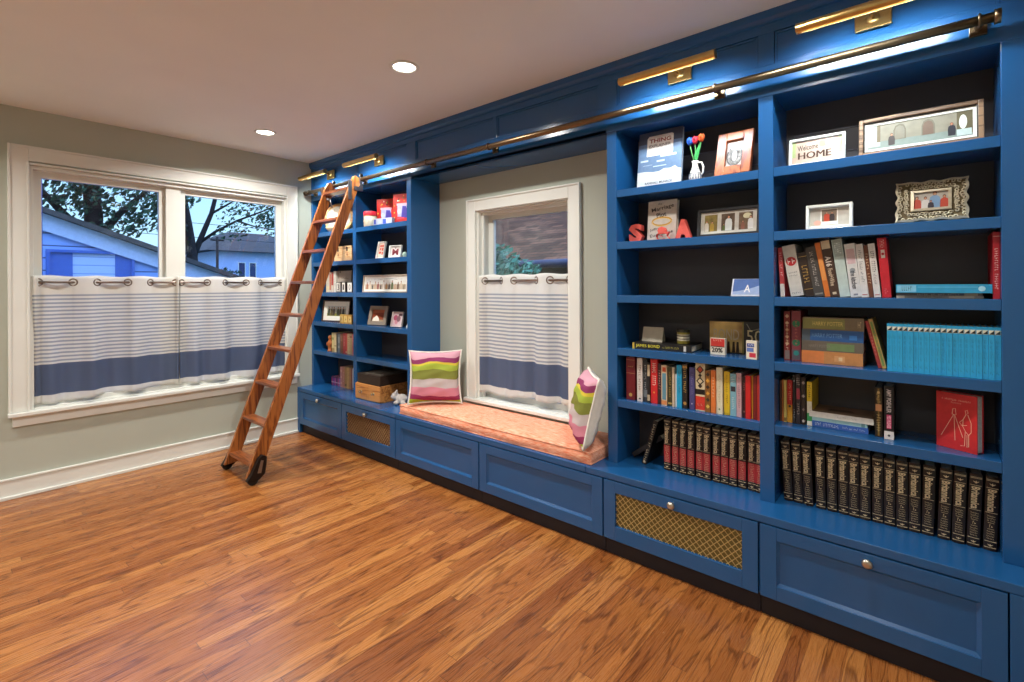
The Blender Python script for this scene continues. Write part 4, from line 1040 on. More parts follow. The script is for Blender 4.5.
for (dx, dz, c, lab, bend) in ((-.025, .205, '#2a5fc4', 'blue wooden tulip in the pitcher vase', -.012), (.0, .206, '#c8283c', 'crimson wooden tulip in the middle of the pitcher vase', .002), (.029, .212, '#e0602a', 'orange red wooden tulip in the pitcher vase', .010)):
    t = thing('wooden_tulip', lab, 'flower', (3.508, .21, SH[0]+.0006+.06), 0, 'wooden tulips in the vase')
    GS = pm('#2f9a4a', rough=.5)
    MB().tube([(dx*.12, 0, -.048), (dx*.2, .001, .03), (dx*.6+bend*.3, .001, .09), (dx, 0, dz-.06-.024)], .0022, pm('#5c9a58', rough=.5), 8).build('stem', t)
    m = MB(); m.M = Matrix.Translation((dx, 0, dz-.06-.028))
    m.lathe([(0, 0), (.008, .002), (.0125, .011), (.0115, .024), (.009, .033), (.006, .030), (0, .026)], pm(c, rough=.45), 16)
    for k in range(4):
        a = k*PI/2
        m.tube([(math.cos(a)*.011, math.sin(a)*.011, .014), (math.cos(a)*.0105, math.sin(a)*.0105, .028), (math.cos(a)*.008, math.sin(a)*.008, .037)], [.005, .0045, .001], pm(c, rough=.45), 8)
    m.build('blossom', t)
    if dx > 0:
        m = MB(); w0 = .012
        P = [((dx*.2), .03), (dx*.35-.003, .06), (dx*.5+.002, .09), (dx*.75+.004, .122)]
        for s0, (p, q2) in enumerate(zip(P[:-1], P[1:])):
            wa = (.004, w0*.85, w0*.7, .001)
            m.hull([(p[0]-wa[s0], -.006, p[1]), (p[0], -.0085, p[1]), (p[0]+wa[s0], -.006, p[1]), (p[0], -.005, p[1])], [(q2[0]-wa[s0+1], -.006, q2[1]), (q2[0], -.0085, q2[1]), (q2[0]+wa[s0+1], -.006, q2[1]), (q2[0], -.005, q2[1])], GS)
        m.build('leaf', t)

CHERRY = wood('cherry_frame', '#7a2e10', '#b05c26', rough=.3, axis='Z', scale=.6)
def art_shoe(m, x0, x1, z0, z1, y):
    bg(m, x0, x1, z0, z1, y, '#b9aea8'); cx = (x0+x1)/2; w_, h_ = x1-x0, z1-z0
    G = H('#3d3836')
    def arc(rx, rz, a0, a1, n=16): return [(cx+rx*math.cos(a0+(a1-a0)*i/n), z0+h_*.42+rz*math.sin(a0+(a1-a0)*i/n)) for i in range(n+1)]
    a0, a1 = R(118), R(422)
    for rx, wd, c in ((.33, .34, '#45403e'), (.33, .17, '#e2dcd8')):
        stroke(m, arc(w_*rx, h_*.30, a0, a1), w_*wd, y-.0003-.0002*(c != '#8a8482'), H(c))
    for p in arc(w_*.33, h_*.30, a0, a1)[1::3]: m.disc(p[0], p[1], w_*.025, w_*.025, y-.0008, G, 8)
    stroke(m, [(x0+w_*.2, z0+h_*.84), (x0+w_*.8, z0+h_*.84)], h_*.04, y-.0003, H('#a9a2a0'))
    stroke(m, [(x0+w_*.2, z0+h_*.06), (x0+w_*.8, z0+h_*.06)], h_*.03, y-.0003, H('#a9a2a0'))
frame('wide cherry wood frame holding a horseshoe print on the top shelf', 3.606, .197, SH[0], .152, .208, R(-3), R(17), CHERRY, .040, art_shoe, depth=.024)

# second shelf, left bay
CORAL = pm('#dc5a4e', rough=.5, var=.05); CRS = pm('#e9a98a', rough=.5)
def letter(ch, label, x, y, w, h, bold, depth=.03, rz=0.):
    t = thing('letter_block', label, 'letter block', (x, y, SH[1]+.0006), rz, 'coral letter blocks')
    m = MB()
    # face lettering extruded through the whole block
    m.text(ch, (w/2, depth/2, h/2), RT, UP, w, h, CORAL, bold, ext=depth, fit=False)
    m.build('letter', t, .0015)
letter('S', 'coral letter S block standing beside the ring novel', 3.168, .205, .074, .092, .055)
letter('A', 'coral letter A block standing to the right of the ring novel', 3.412, .20, .078, .094, .085)
letter('&', 'small coral ampersand block in front of the ring novel', 3.326, .178, .070, .064, .06, .022)
t = thing('book', 'cream novel with a gold ring on the cover, between the coral letters', 'book', (3.258, .225, SH[1]+.004))
m = MB(); m.M = Matrix.Rotation(R(-6), 4, 'X'); w_, h_ = .148, .200
cc = H('#d2ccc2'); m.box(0, w_, 0, .003, 0, h_, cc); m.box(0, w_, .026, .029, 0, h_, cc); m.box(0, .003, .003, .026, 0, h_, cc)
y = -.0004; ink = H('#2e2a2a')
m.text('the', (w_*.42, y, h_*.92), RT, UP, w_*.14, h_*.05, ink, .005, fit=False)
m.text('Marriage', (w_*.52, y, h_*.80), (.985, 0, .17), (-.17, 0, .985), w_*.78, h_*.13, ink, .012, fit=False)
m.text('Plot', (w_*.48, y, h_*.64), (.985, 0, .17), (-.17, 0, .985), w_*.34, h_*.12, ink, .012, fit=False)
ga = [(w_*.5 + w_*.33*math.cos(2*PI*i/24), h_*.47 + h_*.10*math.sin(2*PI*i/24)) for i in range(25)]
stroke(m, ga, .009, y-.0002, H('#c99a3a')); stroke(m, [(a, b-.004) for a, b in ga], .003, y-.0005, H('#e8cf8a'))
m.text('Jeffrey', (w_*.3, y, h_*.28), (.985, 0, .17), (-.17, 0, .985), w_*.42, h_*.08, ink, .008, fit=False)
m.text('Eugenides', (w_*.5, y, h_*.15), (.985, 0, .17), (-.17, 0, .985), w_*.8, h_*.10, ink, .008, fit=False)
m.build('cover', t); m = MB(); m.M = Matrix.Rotation(R(-6), 4, 'X'); m.box(.003, w_-.003, .003, .026, .003, h_-.003, PAPER); m.build('page_block', t)
def art_trip(m, x0, x1, z0, z1, y):
    bg(m, x0, x1, z0, z1, y, '#c0baae'); w_, h_ = x1-x0, z1-z0; g = .018*w_/.25
    pw = (w_-4*g)/3
    for i, c in enumerate(('#7a6a3a', '#5a4a3c', '#6a5644')):
        a = x0+g+i*(pw+g); m.box(a, a+pw, y-.0004, y, z0+h_*.12, z1-h_*.12, pm(c, rough=.3, var=.35, scale=50))
        if i == 0: fig(m, a+pw*.18, z0+h_*.13, h_*.5, y-.0004, '#c9c0b0'); fig(m, a+pw*.6, z0+h_*.13, h_*.45, y-.0004, '#a98a3a')
        if i == 1: fig(m, a+pw*.55, z0+h_*.13, h_*.68, y-.0004, '#cfd2cc', wd=.2); fig(m, a+pw*.2, z0+h_*.13, h_*.3, y-.0004, '#5a6a3a')
        if i == 2: fig(m, a+pw*.85, z0+h_*.13, h_*.6, y-.0004, '#d5d2cc'); m.disc(a+pw*.6, z0+h_*.72, pw*.3, h_*.12, y-.0006, pm('#c9c2a0', rough=.3)); fig(m, a+pw*.3, z0+h_*.13, h_*.4, y-.0004, '#8a5a4a')
frame('long black frame with three photos side by side, next to the coral A', 3.518, .215, SH[1], .268, .128, 0, R(8), BLACK, .012, art_trip)
# third shelf: glass block with a blue card
t = thing('photo_block', 'clear photo block with a blue card bearing a white letter A', 'photo block', (3.668, .2, SH[2]+.0006), 0)
m = MB(); m.M = Matrix.Rotation(R(-24), 4, 'X'); w_, h_ = .120, .082
m.box(0, w_, -.004, 0, 0, h_, H('#e6ebf2'))
m.box(.006, w_-.001, -.0046, -.004, .006, h_-.001, H('#4a6fb4')); m.poly([(.006, .006), (w_-.001, .006), (w_-.001, h_*.62), (w_*.6, h_*.40), (w_*.3, h_*.30), (.006, h_*.24)], -.0049, H('#9db4dc'))
m.text('A', (w_*.55, -.0054, h_*.42), RT, UP, w_*.22, h_*.44, H('#f2f4f8'), .02, fit=False); m.build('card', t)
m = MB(); m.hull([(0, .0, 0), (w_, .0, 0), (w_, .055, 0), (0, .055, 0)], [(0, .034, .072), (w_, .034, .072), (w_, .038, .072), (0, .038, .072)], H('#dfe4ea')); m.build('stand', t)

# fourth shelf, left bay
flat('black book with yellow lettering lying flat, a card and a candle on top', 3.206, .165, SH[3], .290, .031, .188, '#1b191a', [('b', 0, .035, '#c9b048'), ('t', 'JAMES BOND', .27, .42, '#ece04a', .62), ('t', '50 YEARS OF MOVIE', .66, .28, '#c9bf5a', .3), ('b', .875, .915, '#d8d5cc', .1, .9)], rz=R(4))
t = thing('folded_card', 'blank grey folded card standing on the flat black book', 'card', (3.275, .24, SH[3]+.0325), R(4))
m = MB(); cg = pm('#b9b2a2', rough=.85, var=.06, scale=40)
m.hull([(-.052, -.002, 0), (.052, -.002, 0), (.052, -.0005, 0), (-.052, -.0005, 0)], [(-.052, .022, .072), (.052, .022, .072), (.052, .0235, .072), (-.052, .0235, .072)], cg)
m.hull([(-.052, .047, 0), (.052, .047, 0), (.052, .0485, 0), (-.052, .0485, 0)], [(-.052, .0235, .072), (.052, .0235, .072), (.052, .025, .072), (-.052, .025, .072)], cg); m.build('paper', t)
t = thing('candle_jar', 'round candle tin with a yellow banded label on the flat black book', 'candle', (3.428, .262, SH[3]+.0325))
m = MB(); m.lathe([(0, 0), (.029, 0), (.030, .002), (.030, .058), (.0285, .06), (0, .06)], pm('#9a8f3c', rough=.35, metal=.3), 28); m.build('jar', t)
m = MB(); m.lathe([(.0304, .016), (.0304, .046)], pm('#dcd8c4', rough=.6), 28); m.lathe([(.0306, .022), (.0306, .026)], pm('#4a4a40', rough=.6), 28); m.lathe([(.0306, .036), (.0306, .041)], pm('#55523a', rough=.6), 28); m.build('paper_label', t)
m = MB(); m.lathe([(.0312, .056), (.0316, .058), (.0316, .066), (.030, .068), (0, .068)], pm('#4c4838', rough=.35, metal=.6), 28); m.build('lid', t)
t = thing('disc_box_set', 'big gold and black film box standing at the back of the shelf', 'box', (3.541, .288, SH[3]+.0006), R(3))
m = MB(); w_, h_ = .245, .148
m.box(0, w_, 0, .06, 0, h_, pm('#1d1816', rough=.3)); y = -.0005
gd, gnt, gb_ = newmat('gold_gradient_print')
tc = N(gnt, 'ShaderNodeTexCoord'); nz = N(gnt, 'ShaderNodeTexNoise'); nz.inputs['Scale'].default_value = 9; rr = N(gnt, 'ShaderNodeValToRGB')
rr.color_ramp.elements[0].color = lin('#6a3a12'); rr.color_ramp.elements[1].color = lin('#e8c878'); rr.color_ramp.elements[0].position = .3; rr.color_ramp.elements[1].position = .66
gnt.links.new(tc.outputs['Object'], nz.inputs['Vector']); gnt.links.new(nz.outputs['Fac'], rr.inputs['Fac']); gnt.links.new(rr.outputs[0], gb_.inputs['Base Color']); gb_.inputs['Roughness'].default_value = .3
m.box(.004, w_*.60, y, 0, .003, h_-.003, gd); m.box(w_*.60, w_*.63, y, 0, 0, h_, H('#8a7a3a'))
m.text('BOND', (w_*.32, y-.0004, h_*.58), RT, UP, w_*.46, h_*.34, H('#b9a88c'), .0, fit=False); m.text('50', (w_*.81, y-.0004, h_*.56), RT, UP, w_*.26, h_*.38, H('#c9b88a'), .0, fit=False)
for a in (.1, .2, .28, .36, .45, .52): m.poly([(w_*a-.007, .004), (w_*a+.007, .004), (w_*a+.005, h_*.36), (w_*a-.004, h_*.36)], y-.0002, H('#3a2414'))
stroke(m, [(w_*.68, h_*.94), (w_*.75, h_*.72), (w_*.9, h_*.8)], .004, y-.0003, H('#7a7468')); m.build('box', t, .001)
def smallbox(label, x, y, w, h, d, rz, c, dec):
    t = thing('small_box', label, 'box', (x, y, SH[3]+.0006), rz)
    m = MB(); m.box(0, w, 0, d, 0, h, H('#e4ddcc'))
    for (a, b, e, f, col) in dec: m.box(w*a, w*b, -.0005, 0, h*e, h*f, H(col))
    return t, m
t, m = smallbox('little red and white box in front of the gold film box', 3.578, .198, .066, .075, .02, R(-4), 0, [(.03, .97, .52, .97, '#c9342f'), (.03, .97, .47, .52, '#3a332e')])
m.marks('ZERO', (.033, -.0008, .066), RT, UP, .04, .007, H('#f0c9b8')); m.text('20%', (.031, -.0008, .022), RT, UP, .05, .022, H('#3a332e'), .03, fit=False); m.build('box', t, .001)
t, m = smallbox('little white and blue box with a red mark next to the middle upright', 3.744, .150, .044, .078, .02, R(-6), 0, [(.08, .75, .66, .86, '#3b4f9c'), (.06, .7, .40, .62, '#5a78c0'), (.3, .9, .10, .34, '#c9364c')])
m.marks('MINT', (.02, -.0009, .060), RT, UP, .022, .008, H('#e8ecf6')); m.build('box', t, .001)

# right bay, top shelf
def art_home(m, x0, x1, z0, z1, y):
    bg(m, x0, x1, z0, z1, y, '#b59c8a'); w_, h_ = x1-x0, z1-z0
    m.box(x0, x0+w_*.07, y-.0004, y, z0+h_*.3, z1, H('#98a96e')); m.box(x1-w_*.07, x1, y-.0004, y, z0+h_*.3, z1, H('#a9b688'))
    m.disc(x0+w_*.62, z0+h_*.78, w_*.07, h_*.16, y-.0005, H('#d9d27a')); m.disc(x0+w_*.72, z0+h_*.80, w_*.05, h_*.14, y-.0006, H('#b9cf9a'))
    m.text('Welcome', (x0+w_*.32, y-.0009, z0+h_*.70), (.995, 0, .06), (-.06, 0, .995), w_*.42, h_*.24, H('#3a2c24'), .012, fit=False)
    for dx in (-.0012, -.0004, .0004, .0012): m.text('HOME', (x0+w_*.46+dx, y-.0009-.00002*dx, z0+h_*.34), RT, UP, w_*.66, h_*.30, H('#4a2408'), .0, fit=False)
frame('white sign lettered Welcome HOME on the top shelf', 3.900, .205, SH[0], .196, .118, R(0), R(10), WHITE, .011, art_home, name='welcome_sign', depth=.015)
BRONZE = wood('bronzed_wood', '#5a4230', '#97775a', rough=.35, axis='X', scale=1.)
def art_pan(m, x0, x1, z0, z1, y):
    w_, h_ = x1-x0, z1-z0
    bg(m, x0, x1, z0, z1, y, '#8b8676')
    m.box(x0, x1, y-.0003, y, z0, z0+h_*.30, H('#7f8c84')); m.box(x0, x0+w_*.13, y-.0004, y, z0+h_*.1, z1, H('#a9b2ab')); m.box(x0+w_*.095, x0+w_*.13, y-.0005, y, z0+h_*.28, z1, H('#6f6248'))
    for c in (.325, .60):
        ax = x0+w_*c; r_ = w_*.062
        m.poly([(ax-r_, z0+h_*.28), (ax+r_, z0+h_*.28), (ax+r_, z0+h_*.68), (ax+r_*.7, z0+h_*.86), (ax, z0+h_*.93), (ax-r_*.7, z0+h_*.86), (ax-r_, z0+h_*.68)], y-.0005, H('#6d6756'))
        m.poly([(ax-r_*.8, z0+h_*.30), (ax+r_*.8, z0+h_*.30), (ax+r_*.8, z0+h_*.66), (ax+r_*.55, z0+h_*.80), (ax, z0+h_*.86), (ax-r_*.55, z0+h_*.80), (ax-r_*.8, z0+h_*.66)], y-.0007, H('#817b6a' if c < .5 else '#6a5342'))
    m.box(x0+w_*.86, x1, y-.0004, y, z0+h_*.1, z1, H('#5d5438')); m.disc(x0+w_*.915, z0+h_*.58, w_*.035, h_*.28, y-.0006, H('#dfe3d4')); m.box(x0+w_*.86, x0+w_*.99, y-.0005, y, z0+h_*.05, z0+h_*.3, H('#b9c9c4'))
    fig(m, x0+w_*.245, z0+h_*.08, h_*.50, y-.0005, '#4a4442', wd=.2); fig(m, x0+w_*.815, z0+h_*.10, h_*.52, y-.0005, '#32323a', wd=.2, hair='#8a3a2a')
frame('long bronze frame with a wide street photo of stone arches on the top shelf', 4.139, .215, SH[0], .349, .147, 0, R(8), BRONZE, .014, art_pan, matw=.013, depth=.022, inner=pm('#2e2620', rough=.4))
# second shelf
def art_couple(m, x0, x1, z0, z1, y):
    bg(m, x0, x1, z0, z1, y, '#bdb7ac'); w_, h_ = x1-x0, z1-z0
    m.box(x0+w_*.28, x0+w_*.72, y-.0005, y, z0+h_*.08, z0+h_*.93, H('#ece6dc')); m.box(x0+w_*.31, x0+w_*.69, y-.0008, y, z0+h_*.26, z0+h_*.88, H('#7d6a58'))
    fig(m, x0+w_*.44, z0+h_*.26, h_*.52, y-.0008, '#b8442e', wd=.24); fig(m, x0+w_*.57, z0+h_*.26, h_*.50, y-.0008, '#3a3030', wd=.22)
    m.disc(x0+w_*.2, z0+h_*.2, w_*.10, h_*.14, y-.0006, H('#d9a898'))
frame('small white shadow box frame with a couple photo inside', 3.963, .21, SH[1], .157, .098, 0, R(5), WHITE, .011, art_couple, depth=.03)
# ornate open-work frame
IV = pm('#cfc4a8', rough=.4, metal=.25, var=.12, scale=60); IVD = pm('#6e6044', rough=.8)
t = thing('framed_family_photo', 'ornate ivory openwork frame with a family photo', 'picture frame', (4.349, .215, SH[1]+.0085), R(-2))
Mx = Matrix.Rotation(R(-13), 4, 'X')
W_, H_ = .196, .150; b_ = .048
def oval(u):   # scalloped outline
    return 1 + .03*math.cos(4*u)
m = MB(); m.M = Mx
n = 96
def outline(hw, hh, sc):
    o = []
    for i in range(n):
        a = 2*PI*i/n; c, s_ = math.cos(a), math.sin(a)
        k = 1/max(abs(c), abs(s_))
        x, z = c*k, s_*k
        corner = (abs(x)*abs(z))**6
        f = 1 + sc*(.035*math.cos(a*12) + .07*corner)
        o.append((x*hw*f, z*hh*f + H_/2))
    return o
oo, ii = outline(W_/2, H_/2, 1.), outline(W_/2-b_+.006, H_/2-b_+.012, .0)
ii2 = outline(W_/2-b_-.003, H_/2-b_+.004, .0); o2 = outline(W_/2-.007, H_/2-.007, .9)
k = m.mi(IV)
def ring(a, ya, b, yb_):
    for i in range(n):
        j = (i+1) % n
        m.face([(a[i][0], ya, a[i][1]), (a[j][0], ya, a[j][1]), (b[j][0], yb_, b[j][1]), (b[i][0], yb_, b[i][1])], IV, True)
ring(oo, 0, oo, -.009); ring(oo, -.009, o2, -.013); ring(o2, -.013, o2, -.008)
m.build('outer_rim', t, recalc=True)
m = MB(); m.M = Mx
ring(ii, -.008, ii, -.014); ring(ii, -.014, ii2, -.015); ring(ii2, -.015, ii2, -.003)
m.build('inner_rim', t, recalc=True)
m = MB(); m.M = Mx
for i in range(n):
    j = (i+1) % n
    m.face([(o2[i][0], -.004, o2[i][1]), (o2[j][0], -.004, o2[j][1]), (ii[j][0], -.004, ii[j][1]), (ii[i][0], -.004, ii[i][1])], IVD)
m.build('openwork_ground', t)
m = MB(); m.M = Mx
rng = random.Random(3)
for i in range(44):
    a = 2*PI*i/44
    for lay in (.25, .68):
        q0 = oo[int(i*n/44) % n]; q1 = ii[int(i*n/44) % n]
        cx_, cz_ = q0[0]+(q1[0]-q0[0])*lay, q0[1]+(q1[1]-q0[1])*lay
        r_ = .0072
        ph = rng.uniform(0, 6.28); sgn = 1 if (i + (lay > .5)) % 2 else -1
        m.tube([(cx_+(r_*(1-.75*s_/9))*math.cos(ph+sgn*s_*.75), -.008, cz_+(r_*(1-.75*s_/9))*math.sin(ph+sgn*s_*.75)) for s_ in range(9)], .0022, IV, 5)
m.build('scrollwork', t)
m = MB(); m.M = Mx
x0, x1, z0, z1 = -W_/2+b_-.004, W_/2-b_+.004, b_-.012, H_-b_+.012
bg(m, x0, x1, z0, z1, -.006, '#b9b3a8'); w_, h_ = x1-x0, z1-z0
for px_, hh_, c in ((.14, .82, '#c9503c'), (.36, .78, '#dcd8d6'), (.60, 1.02, '#7fa3c9'), (.84, .8, '#c9503c'), (.5, .56, '#3a3440')):
    fig(m, x0+w_*px_, z0+.001, h_*hh_*.9, -.0064-.0004*(px_ == .5), c, wd=.2)
m.build('print', t, recalc=False)
m = MB(); hh = .09; yb = hh*math.sin(R(13))
m.hull([(-.014, yb+.04, 0), (.014, yb+.04, 0), (.014, yb+.043, 0), (-.014, yb+.043, 0)], [(-.01, yb+.002, hh), (.01, yb+.002, hh), (.01, yb+.005, hh), (-.01, yb+.005, hh)], BLACK)
m.M = Mx; m.box(-.05, .05, -.0028, .001, .02, .12, BLACK); m.build('easel_back', t)

# ------------------------------------------------------------------ bookcase behind the ladder, left bay
t = thing('round_plaque', 'round wooden disc with a pale face, seen between the ladder rails', 'plaque', (.262, .268, SH[0]+.0006), R(38))
m = MB(); rw = .136
m.M = Matrix.Rotation(R(-9), 4, 'X') @ Matrix.Translation((0, 0, rw)) @ Matrix.Rotation(PI/2, 4, 'X')
TAN = wood('pale_round_wood', '#a8703c', '#d8a86a', rough=.45, axis='X')
m.lathe([(0, 0), (rw, 0), (rw+.001, .004), (rw, .030), (rw-.006, .034), (rw-.020, .034), (rw-.024, .028), (0, .028)], TAN, 48); m.build('rim', t)
m = MB(); m.M = Matrix.Rotation(R(-9), 4, 'X') @ Matrix.Translation((0, 0, rw)) @ Matrix.Rotation(PI/2, 4, 'X')
m.lathe([(0, .0295), (rw-.026, .0295), (rw-.025, .0285)], pm('#d9d0be', rough=.7, var=.06), 40)
m.lathe([(.0, .0304), (.010, .0304), (.011, .0296)], pm('#6f7c80'), 16)
for k in range(12):
    a = k*PI/6; m.M = Matrix.Rotation(R(-9), 4, 'X') @ Matrix.Translation((0, 0, rw)) @ Matrix.Rotation(PI/2, 4, 'X')
    m.box(math.cos(a)*.085-.003, math.cos(a)*.085+.003, math.sin(a)*.085-.003, math.sin(a)*.085+.003, .0296, .0302, pm('#8c8678'))
m.build('face', t)
t = thing('shallow_bowl', 'small pale bowl in front of the round wooden disc', 'bowl', (.300, .178, SH[0]+.0006))
m = MB(); m.lathe([(0, 0), (.022, 0), (.030, .006), (.052, .030), (.056, .042), (.053, .042), (.046, .028), (.026, .010), (0, .008)], pm('#e0c9a2', rough=.5), 32); m.build('bowl', t)
PINE = wood('pale_pine', '#b9824e', '#e0b684', rough=.55, axis='X', scale=.8)
for i, (x, w_) in enumerate(((.318, .140), (.462, .140))):
    t = thing('wooden_box', ('pale pine box closer to the ladder on the second shelf', 'pale pine box beside the middle upright behind the ladder')[i], 'box', (x, .185, SH[1]+.0006), 0, 'pale pine boxes')
    m = MB(); m.box(0, w_, 0, .14, .002, .112, PINE); m.build('body', t, .003)
    m = MB(); m.box(-.001, w_+.001, -.002, .142, .1125, .130, PINE); m.box(w_*.42, w_*.58, -.0035, -.002, .085, .122, IRON); m.build('lid', t, .002)
    m = MB(); m.disc(w_*.5, .055, .012, .012, -.0006, pm('#8a5a34')); m.build('knot', t)
for (x0, w_, h_, c, dec, lab) in ((.170, .052, .178, '#d9d2c2', [('b', .0, .3, '#e6d9b0')], 'wide cream book first from the ladder on the third shelf'),
        (.224, .036, .180, '#d8c9ba', [('b', .1, .9, '#c9683a', .2)], 'cream book with an orange stripe on the third shelf behind the ladder'),
        (.262, .034, .176, '#b5443a', [('b', .0, .35, '#e0d0b8', .05)], 'brick red book among the cream ones behind the ladder'),
        (.298, .036, .186, '#e6e2d8', [('t', 'ALBUM', .5, .4, '#b5b0a5', .4)], 'white album spine touching the grey script sign')):
    book(lab, x0, .19, SH[2], w_, h_, .15, c, dec, group='books on the third shelf behind the ladder')
t = thing('script_sign', 'grey square sign with dark script on the third shelf behind the ladder', 'sign', (.340, .215, SH[2]+.0006), R(3))
m = MB(); m.M = Matrix.Rotation(R(-5), 4, 'X'); m.box(0, .192, -.012, 0, 0, .188, pm('#a89c90', rough=.7))
for (a, b) in ((.012, .17), (.165, .035)): m.box(a, a+.018, -.0126, -.012, b, b+.014, pm('#4a4440'))
stroke(m, [(.04+.006*i, .112+.012*abs(math.sin(i*1.1))+(.014 if i in (0, 6, 13) else 0)) for i in range(20)], .003, -.0126, pm('#4a4038')); m.box(.05, .15, -.0126, -.012, .094, .097, pm('#5a5048'))
m.build('board', t, .001)
CALB = pm('#2b2420', rough=.5)
for x, ch, lab in ((.402, '3', 'white number block 3 of the perpetual calendar'), (.492, '1', 'white number block 1 of the perpetual calendar'), (.580, '0', 'white number block 0 of the perpetual calendar')):
    w_ = .078 if ch != '1' else .06
    t = thing('number_block', lab, 'number block', (x, .155, SH[2]+.0006), 0, 'calendar blocks behind the ladder')
    m = MB(); m.box(0, w_, 0, .045, 0, .088, CALB); m.box(.006, w_-.006, -.0006, 0, .006, .082, pm('#e9e6de')); m.text(ch, (w_/2, -.0011, .044), RT, UP, w_*.35, .048, CALB, .0, fit=False); m.build('block', t, .001)
WALN = wood('dark_walnut', '#2c1a10', '#5a3a24', rough=.4, axis='X')
def art_group(m, x0, x1, z0, z1, y):
    bg(m, x0, x1, z0, z1, y, '#c9cdc9'); w_, h_ = x1-x0, z1-z0
    m.box(x0, x1, y-.0003, y, z0, z0+h_*.28, H('#8a8a3a')); m.box(x0, x1, y-.0003, y, z0+h_*.28, z0+h_*.75, H('#a9aa9c'))
    for a, c in ((.10, '#3a3a2a'), (.24, '#5a4a2a'), (.36, '#4a3a30'), (.58, '#4a4a34'), (.70, '#5a4a3a'), (.86, '#2a2a26')): fig(m, x0+w_*a, z0+h_*.04, h_*.86, y-.0004, c, wd=.16)
frame('dark walnut frame with white mat and outdoor group photo behind the ladder', .120, .185, SH[3], .330, .192, R(14), R(8), WALN, .010, art_group, matw=.040, depth=.02)
GOLDW = pm('#c9a24a', rough=.5, var=.12)
for i, (x, w_, c) in enumerate(((.452, .060, '#c9a24a'), (.515, .062, '#b98f3c'), (.580, .058, '#a97c34'))):
    t = thing('letter_tile', ('small golden tile block in front of the walnut frame', 'small golden tile block between its two neighbours on the fourth shelf', 'small brownish gold tile block next to the middle upright')[i], 'tile block', (x, .160, SH[3]+.0006), 0, 'golden tile blocks')
    m = MB(); g_ = pm(c, rough=.5, var=.12); m.box(0, w_, 0, .03, 0, .075, g_); m.box(.008, w_-.008, -.0006, 0, .012, .063, pm('#dcc078')); m.marks('I', (w_/2, -.0011, .037), RT, UP, .03, .034, pm('#7a5a2a')); m.build('block', t, .0015)
# carved ornament + books, fifth shelf
t = thing('carved_figurine', 'small carved orange brown figurine at the start of the book row', 'figurine', (.248, .185, SH[4]+.0006))
m = MB(); fm = pm('#a8602e', rough=.5, var=.2, scale=80)
m.lathe([(0, 0), (.026, 0), (.027, .008), (.018, .014), (.021, .04), (.026, .066), (.020, .09), (.012, .10), (.016, .112), (.019, .126), (.014, .140), (0, .146)], fm, 24)
m.tube([(.018, -.005, .085), (.034, -.012, .07), (.030, -.018, .05)], [.008, .007, .005], fm, 8); m.tube([(-.018, -.005, .085), (-.034, -.012, .07), (-.030, -.018, .05)], [.008, .007, .005], fm, 8)
m.build('figure', t)
r5 = [(.290, .043, .168, '#cfc08a', [('o', .7, .3, '#7a8a4a'), ('b', .0, .2, '#a98a50')], 'cream book with a green mark next to the carved figurine'),
      (.336, .030, .172, '#d5c59a', [('b', .3, .34, '#8a6a3a')], 'pale straw book in the row behind the ladder foot side'),
      (.369, .016, .165, '#2a2422', [], 'thin dark book in the lower row behind the ladder'),
      (.388, .042, .170, '#6f7c84', [('b', .5, .8, '#8f9aa0', .15), ('d', .3, .3, '#a9b0b4')], 'slate grey book in the lower row behind the ladder'),
      (.433, .040, .172, '#8a5a44', [('b', .6, .9, '#a9765a', .1)], 'russet book in the lower row behind the ladder'),
      (.478, .036, .176, '#c2484a', [('t', 'HOLIDAY', .6, .5, '#e6b8a8', .4)], 'red book nearest the russet one in the lower row'),
      (.516, .026, .174, '#d35a50', [('b', .05, .12, '#e9c8a8')], 'light red book in the lower row behind the ladder'),
      (.545, .034, .175, '#dac49a', [('t', 'BREAD', .6, .5, '#a9885a', .4)], 'buff book in the lower row behind the ladder'),
      (.582, .034, .177, '#c9b28c', [('b', .8, .9, '#a9705a')], 'tan book with a brownish band in the lower row'),
      (.619, .032, .178, '#d98a8a', [('t', 'ROSE', .6, .4, '#f0d0d0', .4)], 'rose pink book in the lower row behind the ladder'),
      (.654, .034, .180, '#c96a72', [], 'deep pink book against the middle upright in the lower row')]
for x, w_, h_, c, dec, lab in r5: book(lab, x, .175, SH[4], w_, h_, .15, c, dec, group='lower book row behind the ladder')
